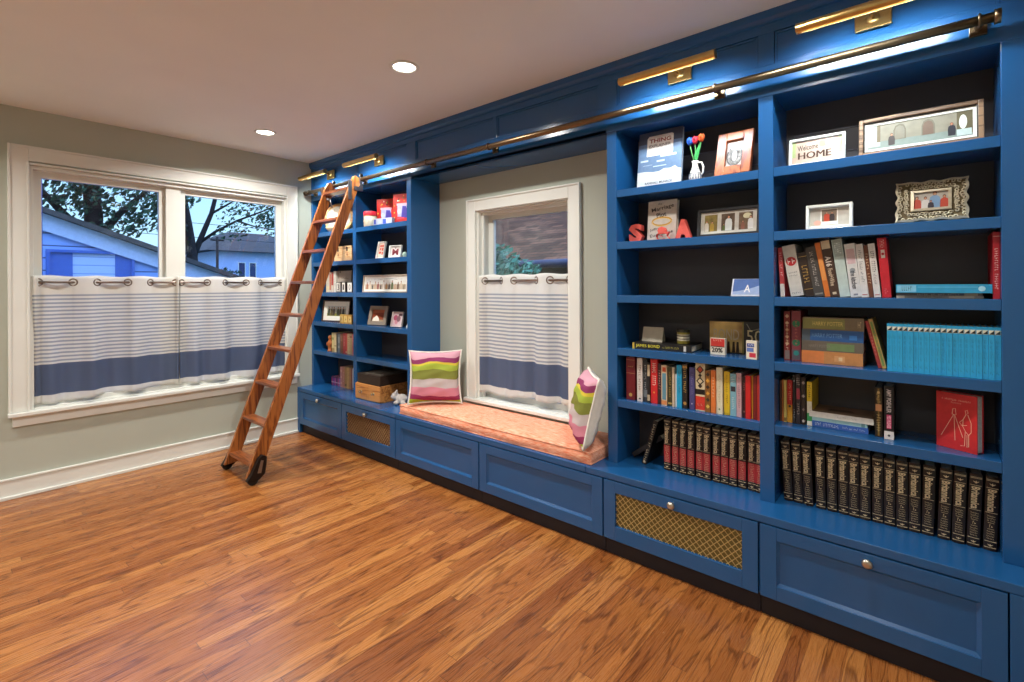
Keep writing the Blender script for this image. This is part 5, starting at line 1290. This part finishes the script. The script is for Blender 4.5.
# counter level
low = [('#a83a78', 'magenta'), ('#8a4a9a', 'violet'), ('#c25a9a', 'pink'), ('#6a3a7a', 'plum')]
for i in range(6):
    c, nm = low[i % 4]
    book('low ' + ['magenta', 'violet', 'pink', 'plum', 'light magenta', 'lilac'][i] + ' case standing on the counter behind the ladder', .143+i*.0255, .255, ZT, .0245, .078, .11, ['#a83a78', '#7a4a9a', '#c25a9a', '#5a3a6a', '#b8508a', '#9a7ab8'][i], [('b', .3, .42, '#e0c0d8', .1), ('b', .9, .97, '#3a3a44')], group='low cases on the counter', name='slim_case', cat='case')
tall = [(.299, .036, .182, '#c98a86', [('d', .8, .3, '#e0b8a8'), ('d', .5, .3, '#e0b8a8'), ('d', .2, .3, '#e0b8a8')], 'dusty rose tall book first of the counter row'),
        (.337, .036, .184, '#c2806a', [('t', 'STORIES', .5, .5, '#e6c8b0', .4)], 'salmon tall book on the counter behind the ladder'),
        (.375, .030, .182, '#b3874e', [('b', .1, .2, '#7a5a30')], 'ochre tall book on the counter behind the ladder'),
        (.407, .034, .186, '#cfa86a', [('t', 'TRAVEL', .6, .5, '#8a6a3a', .4)], 'sand coloured tall book on the counter behind the ladder'),
        (.443, .030, .183, '#b98a5a', [], 'camel brown tall book on the counter behind the ladder'),
        (.475, .020, .180, '#9a5f50', [], 'reddish brown tall book on the counter behind the ladder'),
        (.497, .022, .186, '#e6e0e2', [('b', .0, .1, '#8a8aa0')], 'white tall book closing the counter row behind the ladder')]
for x, w_, h_, c, dec, lab in tall: book(lab, x, .25, ZT, w_, h_, .12, c, dec, group='tall books on the counter behind the ladder')

# ------------------------------------------------------------------ right bay of the same bookcase
RED = pm('#c22a22', rough=.35, var=.06)
def toybox(label, x, y, w, h, d, rz):
    t = thing('toy_box', label, 'box', (x, y, SH[0]+.0006), rz, 'red toy boxes')
    m = MB(); m.box(0, w, 0, d, 0, h, RED)
    y = -.0005
    m.box(w*.24, w*.78, y, 0, h*.24, h*.66, pm('#a8a2ba', rough=.3)); m.box(w*.20, w*.82, y-.0002, 0, h*.62, h*.69, pm('#d0a0a8', rough=.3))
    m.poly([(w*.45, h*.2), (w*.8, h*.2), (w*.8, h*.42), (w*.72, h*.58), (w*.52, h*.6)], y-.0003, pm('#4a3f8f', rough=.3)); m.disc(w*.34, h*.42, w*.11, h*.09, y-.0004, pm('#b8c0d4', rough=.3)); m.box(w*.2, w*.62, y-.0004, 0, h*.16, h*.22, pm('#d84a5a', rough=.3))
    rg = random.Random(int(x*100))
    for i in range(16):
        a, b = (rg.uniform(.05, .95), rg.uniform(.76, .95)) if i < 8 else (rg.choice((.07, .93)), rg.uniform(.1, .7))
        m.disc(w*a, h*b, w*.035, w*.035, y-.0003, pm(rg.choice(('#e0b83a', '#f0e0d0', '#3a6a3a', '#1f1a18', '#e07a2a')), rough=.3), 10)
    m.build('carton', t, .001)
toybox('red toy carton with a purple and white picture, facing forward', .900, .235, .176, .225, .05, R(20))
toybox('red toy carton partly hidden by the outer upright', 1.150, .215, .170, .232, .05, R(16))
t = thing('round_canister', 'small pale canister with a red lid on the toy shelf', 'canister', (.868, .195, SH[0]+.0006))
m = MB(); m.lathe([(0, 0), (.050, 0), (.052, .003), (.052, .088), (0, .088)], pm('#bdb49e', rough=.45, var=.08), 32); m.torus((0, 0, .086), (0, 0, 1), .0515, .0018, pm('#b98a4a'), 32, 6)
for a in (-.2, .5, -1.): m.M = Matrix.Rotation(a, 4, 'Z'); m.torus((0, -.052, .045), (0, 1, 0), .014, .0012, pm('#a9a088'), 16, 5)
m.build('body', t); m = MB(); m.lathe([(.0535, .0885), (.0545, .091), (.0545, .118), (.051, .124), (0, .125)], pm('#cf2a3a', rough=.35), 32); m.build('lid', t)
t = thing('puzzle_box', 'low white and blue box lying in front of the red toy carton', 'box', (.975, .155, SH[0]+.0006), R(10))
m = MB(); m.box(0, .195, 0, .05, 0, .052, pm('#b9bccb', rough=.4)); 
for a, b, c in ((.02, .12, '#3a4ab0'), (.2, .42, '#c9cfe6'), (.5, .68, '#3f58c4'), (.76, .9, '#b9c0dc')): m.box(.195*a, .195*b, -.0005, 0, .008, .044, pm(c, rough=.4))
m.build('carton', t, .001)
# second shelf
def art_card(c0, c1):
    def f(m, x0, x1, z0, z1, y):
        bg(m, x0, x1, z0, z1, y, c0); w_, h_ = x1-x0, z1-z0; c = pm(c1, rough=.4)
        for a, b, e, g in ((.2, .8, .72, .84), (.25, .45, .5, .66), (.55, .8, .46, .66), (.2, .5, .26, .40), (.6, .85, .2, .38)): m.box(x0+w_*a, x0+w_*b, y-.0005, y, z0+h_*e, z0+h_*g, c)
    return f
frame('tall narrow white frame with a red patterned print, leaning', .955, .195, SH[1], .082, .140, R(12), R(14), WHITE, .007, art_card('#d8c2b4', '#c2402c'))
def art_mono(m, x0, x1, z0, z1, y):
    bg(m, x0, x1, z0, z1, y, '#e2dcd8'); w_, h_ = x1-x0, z1-z0; c = pm('#7a1f2c', rough=.4)
    m.text('M', ((x0+x1)/2, y-.0006, z0+h_*.45), RT, UP, w_*.6, h_*.62, c, .04, fit=False); m.disc(x0+w_*.5, z0+h_*.84, w_*.05, w_*.05, y-.0006, c, 10)
frame('small white frame with a dark red monogram', 1.142, .185, SH[1], .120, .096, R(12), R(9), WHITE, .008, art_mono)
t = thing('trinket_box', 'tiny golden trinket box behind the two small white frames', 'box', (1.005, .30, SH[1]+.0006)); m = MB(); m.box(0, .05, 0, .03, 0, .055, GOLDW); m.build('body', t, .003)
m = MB(); m.box(-.001, .051, -.001, .031, .0555, .068, pm('#8a6a2a', rough=.4)); m.build('lid', t, .003)
t = thing('small_ornament', 'tiny pale green ornament right of the monogram frame', 'ornament', (1.325, .19, SH[1]+.0006)); m = MB(); m.lathe([(0, 0), (.018, 0), (.014, .008), (.020, .022), (.012, .036), (0, .040)], pm('#a9c4b4', rough=.4), 20); m.build('body', t)
# third shelf panorama
def art_party(m, x0, x1, z0, z1, y):
    bg(m, x0, x1, z0, z1, y, '#dfe0da'); w_, h_ = x1-x0, z1-z0
    m.box(x0, x1, y-.0003, y, z0, z0+h_*.45, H('#b9ab94'))
    cs = ['#a8603c', '#d8c8b0', '#2f2a28', '#c9b090', '#8a3a34', '#3a2f2a', '#e0d8cc', '#b8844a', '#2a2a30', '#5a6a3a', '#c9a080', '#6a4a34', '#d0c0a8', '#7a6a5a']
    for i, c in enumerate(cs): fig(m, x0+w_*(.05+.9*i/13), z0+h_*.02, h_*(.62+.16*math.sin(i*2.3)), y-.0004-.0002*(i % 2), c, wd=.15)
    stroke(m, [(x0+w_*.35, z0+h_*.86), (x0+w_*.45, z0+h_*.93), (x0+w_*.68, z0+h_*.93), (x0+w_*.78, z0+h_*.84)], h_*.03, y-.0003, H('#9aa0a0'))
frame('wide pale frame with a long group photo behind the ladder', .795, .178, SH[2], .555, .140, R(3), R(6), pm('#b5aa98', rough=.4, metal=.3), .010, art_party, matw=.014)
# fourth shelf
def art_barn(m, x0, x1, z0, z1, y):
    bg(m, x0, x1, z0, z1, y, '#8a3f22'); w_, h_ = x1-x0, z1-z0
    m.box(x0, x1, y-.0003, y, z0, z0+h_*.16, H('#9a8a70')); m.poly([(x0, z0+h_*.7), (x1, z0+h_*.78), (x1, z1), (x0, z1)], y-.0003, H('#a85a34'))
    m.poly([(x0+w_*.05, z0+h_*.05), (x0+w_*.62, z0+h_*.05), (x0+w_*.58, z0+h_*.28), (x0+w_*.36, z0+h_*.52), (x0+w_*.12, z0+h_*.3)], y-.0006, H('#e6e0d4'))
frame('taupe frame with a photo of a white shape on red ground', .842, .190, SH[3], .186, .158, R(15), R(15), pm('#8f8478', rough=.4, metal=.2), .030, art_barn)
def art_pink(m, x0, x1, z0, z1, y):
    bg(m, x0, x1, z0, z1, y, '#d3bcc4'); w_, h_ = x1-x0, z1-z0
    m.disc(x0+w_*.3, z0+h_*.62, w_*.22, h_*.2, y-.0004, H('#a84a6a')); m.disc(x0+w_*.62, z0+h_*.55, w_*.2, h_*.22, y-.0006, H('#7a5560')); m.disc(x0+w_*.42, z0+h_*.3, w_*.16, h_*.16, y-.0005, H('#c98a9a')); m.box(x0+w_*.6, x0+w_*.95, y-.0004, y, z0+h_*.75, z0+h_*.92, H('#6a4a54'))
frame('small frame with a pink photo on the fourth shelf', 1.160, .185, SH[3], .104, .120, R(16), R(15), pm('#cfc4be', rough=.4), .006, art_pink)
t = thing('white_shell', 'small white cone ornament mostly hidden by the outer upright', 'ornament', (1.372, .20, SH[3]+.0006)); m = MB(); m.lathe([(0, 0), (.030, 0), (.028, .012), (.020, .035), (.009, .062), (0, .070)], pm('#e9e6e0', rough=.5), 20); m.build('body', t)

# wooden card drawers with a dark case on top
t = thing('card_drawer_box', 'small wooden chest of two card drawers with brass knobs on the counter', 'drawer box', (.792, .096, ZT+.0006), R(1.5))
HON = wood('honey_oak', '#9a5c2a', '#cf8f4e', rough=.4, axis='X', scale=.6)
W_, D_, H_ = .330, .272, .128
m = MB(); m.box(0, W_, .012, D_, 0, .010, HON); m.box(0, W_, .012, D_, H_-.010, H_, HON); m.box(0, .010, .012, D_, .010, H_-.010, HON); m.box(W_-.010, W_, .012, D_, .010, H_-.010, HON); m.box(W_/2-.004, W_/2+.004, .012, D_, .010, H_-.010, HON); m.box(.010, W_-.010, D_-.008, D_, .010, H_-.010, HON)
m.build('carcass', t, .0015)
for i in (0, 1):
    a = .002 + i*(W_/2-.0005)
    m = MB(); m.box(a, a+W_/2-.003, 0, .0115, .003, H_-.003, HON); d = m.build('drawer', t, .002)
    m = MB(); m.M = Matrix.Translation((a+W_/4, 0, H_*.50)) @ Matrix.Rotation(PI/2, 4, 'X'); m.lathe([(0, 0), (.012, 0), (.012, .001), (.005, .002), (.0045, .009), (.009, .014), (.0085, .020), (0, .022)], pm('#d8c9a0', rough=.25, metal=1.), 20); m.build('knob', d)
t = thing('dark_case', 'dark brown case with a greyish patterned lid on the wooden card drawers', 'case', (.815, .104, ZT+.0006+.1285), R(1.5))
DK = pm('#33261d', rough=.45, var=.1); m = MB(); m.box(0, .300, 0, .250, 0, .062, DK); m.build('body', t, .002)
m = MB(); m.box(-.001, .301, -.001, .251, .0622, .076, DK); m.box(.04, .26, .03, .23, .0758, .0768, pm('#6f665a', rough=.5, var=.3, scale=60)); m.build('lid', t, .002)

# plush animal on the counter at the bench end
t = thing('plush_animal', 'small pale grey plush animal slumped between the card drawers and the bench', 'plush toy', (1.262, .205, ZT+.0006), R(25))
m = MB(); pl = pm('#cfc9c4', rough=1., var=.12, scale=60)
m.ball((0, 0, .040), .042, pl, (1.15, 1., .95)); m.ball((-.052, -.008, .062), .031, pl); m.ball((-.07, -.02, .055), .014, pl)
m.ball((-.040, -.024, .090), .012, pl, (1, .6, 1.3)); m.ball((-.055, .020, .090), .012, pl, (1, .6, 1.3))
for x, y in ((-.03, -.035), (.03, -.035), (.045, .03), (-.02, .035)): m.ball((x, y, .016), .017, pl, (1.3, 1, .95))
m.ball((.052, 0, .05), .013, pl, (1.6, .8, .8))
o = m.build('body', t); rm = o.modifiers.new('one skin', 'REMESH'); rm.mode = 'VOXEL'; rm.voxel_size = .005; rm.use_smooth_shade = True
sm = o.modifiers.new('soften', 'SMOOTH'); sm.factor = .6; sm.iterations = 4
m = MB(); m.ball((-.080, -.024, .060), .0042, BLACK, sub=1); m.ball((-.070, -.036, .072), .003, BLACK, sub=1); m.ball((-.081, -.004, .072), .003, BLACK, sub=1); m.build('eyes_and_nose', t)

# ------------------------------------------------------------------ outside, dusk
lawn = pm('#3c4a34', rough=1., var=.3, scale=2)
struct('ground', MB().box(-45, 30, .6, 40, -.62, -.5, lawn).box(-45, -.2, -30, .6, -.62, -.5, lawn))
SID = siding_mat('pale_clapboard', '#93b2ee', .155)
FAS = pm('#c3d0ea', rough=.6); TRM = pm('#3f66b8', rough=.6)
t = thing('garage', 'pale blue clapboard garage with a sloping roof outside the big window', 'garage', (-4, -3, -.5))
gx = lambda y: 2.21 - .366*(y+1.218)          # rake height
ry = -4.2
poly = [(-8.4, -.5), (2.9, -.5), (2.9, gx(2.9)), (ry, gx(ry)), (-8.4, gx(ry)-.366*4.2)]
m = MB(); m.hull([(0, y+3, z+.5) for y, z in poly], [(-3.4, y+3, z+.5) for y, z in poly], SID); m.build('wall', t)
RF = shingle_mat('grey_shingles', '#4a4644', '#5d5650')
m = MB()
for (ya, yb) in ((ry, 3.2), (ry, -8.7)):
    za, zb = gx(ry), (gx(yb) if yb > 0 else gx(ry)-.366*4.5)
    m.hull([(.16, ya+3, za+.5), (.16, yb+3, zb+.5), (.16, yb+3, zb+.565), (.16, ya+3, za+.565)], [(-3.5, ya+3, za+.5), (-3.5, yb+3, zb+.5), (-3.5, yb+3, zb+.565), (-3.5, ya+3, za+.565)], pm('#4d4743', rough=.8, var=.3, scale=12))
m.build('roof', t)
m = MB()
for (ya, yb) in ((ry, 3.2), (ry, -8.7)):
    za, zb = gx(ry), (gx(yb) if yb > 0 else gx(ry)-.366*4.5)
    m.hull([(.03, ya+3, za+.5), (.03, yb+3, zb+.5), (.03, yb+3, zb+.30), (.03, ya+3, za+.28)], [(.055, ya+3, za+.5), (.055, yb+3, zb+.5), (.055, yb+3, zb+.30), (.055, ya+3, za+.28)], FAS)
m.build('fascia_board', t)
m = MB()
f = lambda a, d, b: (d, a, b)
rect_ring(m, f, -1.23+3, -.345+3, .6+.5, 1.785+.5, .035, .005, .05, TRM)
m.box(.002, .02, -1.22+3, -.98+3, 1.1, 2.27, TRM); m.box(.002, .02, -.55+3, -.38+3, 1.1, 2.27, TRM); m.box(.002, .012, -.98+3, -.55+3, 1.1, 2.27, siding_mat('window_louvre', '#b9cdf0', .11, '#7d98cf'))
m.build('window_trim', t)
m = MB(); m.box(.002, .06, -1.62+3, -1.50+3, 0, gx(-1.5)+.25, TRM); m.build('corner_board', t)

BARK = pm('#2b221e', rough=.95, var=.3, scale=14)
LEAF = [pm('#2a4a32', rough=.8, var=.3, scale=3), pm('#1c3626', rough=.8, var=.3, scale=3), pm('#3c6144', rough=.8, var=.3, scale=3)]
def leaves(m, c, r, n, size, rg, mats=LEAF, shell=.3):
    for _ in range(n):
        while True:
            p = V((rg.uniform(-1, 1), rg.uniform(-1, 1), rg.uniform(-1, 1)))
            if shell < p.length < 1: break
        p = V(c) + V((p.x*r[0], p.y*r[1], p.z*r[2]))
        a = V((rg.gauss(0, 1), rg.gauss(0, 1), rg.gauss(0, 1))).normalized(); b = a.orthogonal().normalized()
        q = a.cross(b); s_ = size*rg.uniform(.6, 1.3)
        m.face([p - b*s_, p + q*s_*.5, p + b*s_, p - q*s_*.5], rg.choice(mats))
def tree(label, base, limbs, clumps, size, seed, name='tree', mats=LEAF):
    t = thing(name, label, 'tree', base)
    m = MB()
    for pts, r0, r1 in limbs[:1]:
        n = len(pts); m.tube(pts, [r0+(r1-r0)*i/(n-1) for i in range(n)], BARK, 10)
    m.build('trunk', t)
    if limbs[1:]:
        m = MB()
        for pts, r0, r1 in limbs[1:]:
            n = len(pts); m.tube(pts, [r0+(r1-r0)*i/(n-1) for i in range(n)], BARK, 7)
        m.build('branches', t)
    rg = random.Random(seed); m = MB()
    for c, r, n in clumps: leaves(m, c, r, n, size, rg, mats)
    m.build('foliage', t, recalc=False)
    return t
# big tree right of the garage (seen in the second sash)
tree('tall forked tree with loose twigs outside the sash nearest the ladder', (-9, 1.85, -.5),
     [([(0, 0, 0), (.02, .02, 1.5), (0, -.02, 2.6), (-.05, -.10, 3.3), (-.1, -.25, 4.3), (-.2, -.5, 6.2)], .135, .08),
      ([(0, .0, 2.5), (0, .16, 2.95), (0, .40, 3.6), (.1, .55, 4.4), (.1, .9, 6.)], .075, .03),
      ([(0, .12, 2.85), (.1, .45, 3.15), (.2, .9, 3.45), (.3, 1.5, 3.75), (.4, 2.1, 4.1)], .04, .012),
      ([(-.02, -.1, 3.2), (0, -.45, 3.5), (.1, -.7, 4.1)], .09, .03),
      ([(.2, .9, 3.45), (.2, 1.3, 3.35), (.2, 1.9, 3.3)], .025, .008), ([(.05, .4, 3.6), (.1, .8, 3.9), (.1, 1.3, 4.3)], .03, .01)],
     [((.2, 1.15, 3.62), (.5, .75, .42), 260), ((.3, 1.9, 3.5), (.5, .55, .42), 260), ((.2, .75, 3.15), (.3, .40, .22), 80), ((.1, 1.7, 4.1), (.8, 1.2, .5), 420), ((0, -.4, 4.2), (.7, .7, .6), 300), ((0, -.3, 3.1), (.3, .3, .4), 60), ((.2, 2.2, 3.0), (.3, .35, .25), 90)], .055, 5)
tree('broad dense tree with dark leaves rising behind the garage roof', (-8.2, -.2, -.5),
     [([(0, 0, 0), (0, .05, 2.2), (.05, .1, 3.2), (.1, .0, 4.6), (0, -.2, 6.)], .20, .09),
      ([(0, .05, 2.6), (.1, .5, 3.3), (.2, 1., 3.9)], .09, .03), ([(0, .05, 2.7), (.1, -.5, 3.4), (.2, -1., 4.)], .09, .03)],
     [((.2, -.7, 3.75), (.7, .8, .42), 620), ((.1, .35, 3.65), (.7, .75, .45), 620), ((.2, 1.05, 3.35), (.5, .5, .42), 330), ((0, -.1, 4.35), (.9, 1.5, .5), 900), ((.1, .5, 3.1), (.5, .5, .3), 200), ((.2, -.4, 3.3), (.4, .5, .2), 130), ((.1, 1.35, 3.85), (.6, .5, .5), 360), ((.1, -1.4, 4.1), (.6, .6, .6), 420)], .062, 8)
t = thing('porch_post', 'blue painted post outside at the outer edge of the big window', 'post', (-.80, -1.617, -.5))
m = MB(); m.box(-.03, .03, -.10, .032, 0, 4.2, pm('#2f5fb0', rough=.6)); m.build('post', t)
# house far behind
t = thing('house', 'pale blue house with a dark hipped roof far behind the garage', 'house', (-18, 6.6, -.5))
HW = pm('#a9c0e8', rough=.7); m = MB(); m.box(-6, 0, -1.25, 3.2, 0, 3.30, HW); m.build('wall', t)
DR = pm('#3a2e24', rough=.8, var=.3, scale=6)
m = MB(); m.hull([(.3, -1.7, 3.30), (.3, 3.6, 3.30), (-6.3, 3.6, 3.30), (-6.3, -1.7, 3.30)], [(-2.4, .1, 4.35), (-2.4, 1.8, 4.35), (-3.4, 1.8, 4.35), (-3.4, .1, 4.35)], DR); m.build('roof', t)
for y in (-.42, .02):
    m = MB(); rect_ring(m, f, y, y+.30, 2.05, 2.85, .03, .002, .03, WHITE); wf = m.build('window', t); m = MB(); m.box(.001, .012, y+.03, y+.27, 2.08, 2.82, pm('#2c3c66', rough=.2)); m.build('pane', wf)
t = thing('house', 'low grey roofed house left of the pale blue one in the distance', 'house', (-20, 3.7, -.5)); m = MB(); m.box(-4, 0, -2.6, .9, 0, 2.3, pm('#8d93a8', rough=.8)); m.build('wall', t)
m = MB(); m.hull([(.3, -2.9, 2.3), (.3, 1.2, 2.3), (-4.3, 1.2, 2.3), (-4.3, -2.9, 2.3)], [(-1.6, -2.6, 3.1), (-1.6, .9, 3.1), (-2.4, .9, 3.1), (-2.4, -2.6, 3.1)], pm('#6d6660', rough=.8, var=.2)); m.build('roof', t)
def shrub(label, base, clumps, size, seed, mats=LEAF, name='shrub'):
    t = thing(name, label, 'shrub', base); m = MB()
    for c, r, n in clumps[:1]:
        for k in range(5): m.tube([(0, 0, 0), (r[0]*.3*math.cos(k*1.3), r[1]*.3*math.sin(k*1.3), c[2]*.6), (r[0]*.6*math.cos(k*1.3), r[1]*.6*math.sin(k*1.3), c[2])], [.02, .014, .006], BARK, 6)
    m.build('stems', t); m = MB(); rg = random.Random(seed)
    for c, r, n in clumps: leaves(m, c, r, n, size, rg, mats, 0.)
    m.build('foliage', t, recalc=False)
shrub('round dark green shrub beyond the low end of the garage roof', (-10.5, 3.0, -.5), [((0, .1, 1.9), (.6, .55, .45), 420), ((0, -.5, 1.8), (.4, .4, .5), 200)], .06, 3)
shrub('dark green treetop shrub standing before the pale blue house', (-15, 6.9, -.5), [((0, .4, 3.2), (.6, .9, .28), 420), ((0, 1.1, 3.3), (.5, .6, .4), 260)], .07, 4)
t = thing('utility_pole', 'wooden utility pole by the pale blue house', 'utility pole', (-14, 4.05, -.5)); m = MB(); m.tube([(0, 0, 0), (0, 0, 3.5)], [.05, .04], BARK, 10); m.build('pole', t); m = MB(); m.box(-.03, .03, -.2, .2, 3.36, 3.41, BARK); m.build('crossarm', t)
for i, (z0, z1) in enumerate(((3.12, 3.08), (2.72, 2.68))):
    m = MB(); m.tube([(-11.5, -6, z0+.35), (-11.5, -2, z0+.12), (-11.5, 2, z0), (-11.5, 6, z1+.02), (-11.5, 10, z1+.1)], .008, BLACK, 6); o = m.build('overhead_wire'); tag(o, ('upper black overhead wire crossing the evening sky', 'lower black overhead wire crossing the evening sky')[i], 'wire', 'overhead wires')
# beyond the narrow window: neighbour's shingled roof, shrub
t = thing('neighbor_house', 'brown shingle roofed house filling the narrow window', 'house', (0, 4.6, -.28))
m = MB(); m.box(-9, 3.5, 0, 5, 0, 2.05, pm('#4a342a', rough=.9, var=.2)); m.build('wall', t)
SHG = shingle_mat('brown_shingles', '#5c3a24', '#8a5a3c')
m = MB(); k = m.mi(SHG); uv = m.bm.loops.layers.uv.new('UVMap')
pts = [(-9.3, -.35, 2.0), (3.8, -.35, 2.0), (3.8, 2.6, 3.33), (-9.3, 2.6, 3.33)]
fc = m.face(pts, SHG)
for lp, c in zip(fc.loops, ((0, 0), (13.1, 0), (13.1, 3.24), (0, 3.24))): lp[uv].uv = c
fc = m.face([(x, y, z-.08) for x, y, z in pts], SHG); fc2 = m.face([pts[0], pts[1], (3.8, -.35, 1.92), (-9.3, -.35, 1.92)], BLACK)
fc3 = m.face([pts[2], pts[3], (-9.3, 5.6, 2.0), (3.8, 5.6, 2.0)], SHG)
m.build('roof', t)
m = MB(); m.tube([(-9.3, -.42, 1.93), (3.8, -.42, 1.93)], .07, pm('#1f2440', rough=.4), 10); m.build('gutter', t)
TEAL = [pm('#4c8f6c', rough=.8, var=.3, scale=3), pm('#2f6b50', rough=.8, var=.3, scale=3), pm('#70ac88', rough=.8, var=.3, scale=3)]
shrub('pale green shrub outside the lower corner of the narrow window', (-.25, 3.0, -.5), [((-.1, 0, 2.06), (.40, .4, .34), 620), ((.32, .1, 1.92), (.3, .3, .28), 320), ((-.3, 0, 1.75), (.5, .4, .45), 300)], .05, 6, TEAL)
tree('distant tree top showing over the brown shingled roof', (-5.2, 11.6, -.5), [([(0, 0, 0), (0, 0, 2.5), (0, .1, 3.6)], .15, .06)], [((.6, 0, 4.0), (1.8, .8, .75), 900), ((2.8, 0, 3.7), (1.2, .8, .6), 500)], .10, 9, mats=[pm('#3f7f90', rough=.8), pm('#2f6f80', rough=.8)])

# ------------------------------------------------------------------ world, camera, view
wd = bpy.data.worlds.new('dusk'); S.world = wd; wd.use_nodes = True; nt = wd.node_tree
bgN = nt.nodes['Background']; tc = N(nt, 'ShaderNodeTexCoord'); sp = N(nt, 'ShaderNodeSeparateXYZ'); cr = N(nt, 'ShaderNodeValToRGB')
nt.links.new(tc.outputs['Generated'], sp.inputs[0]); nt.links.new(sp.outputs['Z'], cr.inputs['Fac'])
e = cr.color_ramp.elements; e[0].position = 0.; e[0].color = (.50, .72, .92, 1); e[1].position = .62; e[1].color = (.85, 1.35, 2.7, 1)
x = e.new(.12); x.color = (.40, .66, .90, 1); x = e.new(.32); x.color = (.30, .56, .95, 1)
nt.links.new(cr.outputs[0], bgN.inputs['Color']); bgN.inputs['Strength'].default_value = 1.5

cd = bpy.data.cameras.new('camera'); cam = bpy.data.objects.new('camera', cd); COL.objects.link(cam)
cd.sensor_width = 36; cd.lens = 491.331/1024*36; cd.shift_y = -(341-285.505)/1024; cd.clip_start = .05; cd.clip_end = 200
cam.matrix_world = Matrix.Translation((4.351, -2.1053, 1.3083)) @ Matrix.Rotation(PI/2-.8637, 4, 'Z') @ Matrix.Rotation(PI/2, 4, 'X') @ Matrix.Rotation(-.0045, 4, 'Z')
S.camera = cam
vs = S.view_settings; vs.view_transform = 'Standard'; vs.look = 'None'; vs.exposure = .27; vs.gamma = 1.; vs.use_curve_mapping = False
cy = S.cycles; cy.use_denoising = True; cy.max_bounces = 8; cy.diffuse_bounces = 5; cy.glossy_bounces = 4; cy.transparent_max_bounces = 12; cy.sample_clamp_indirect = 6.
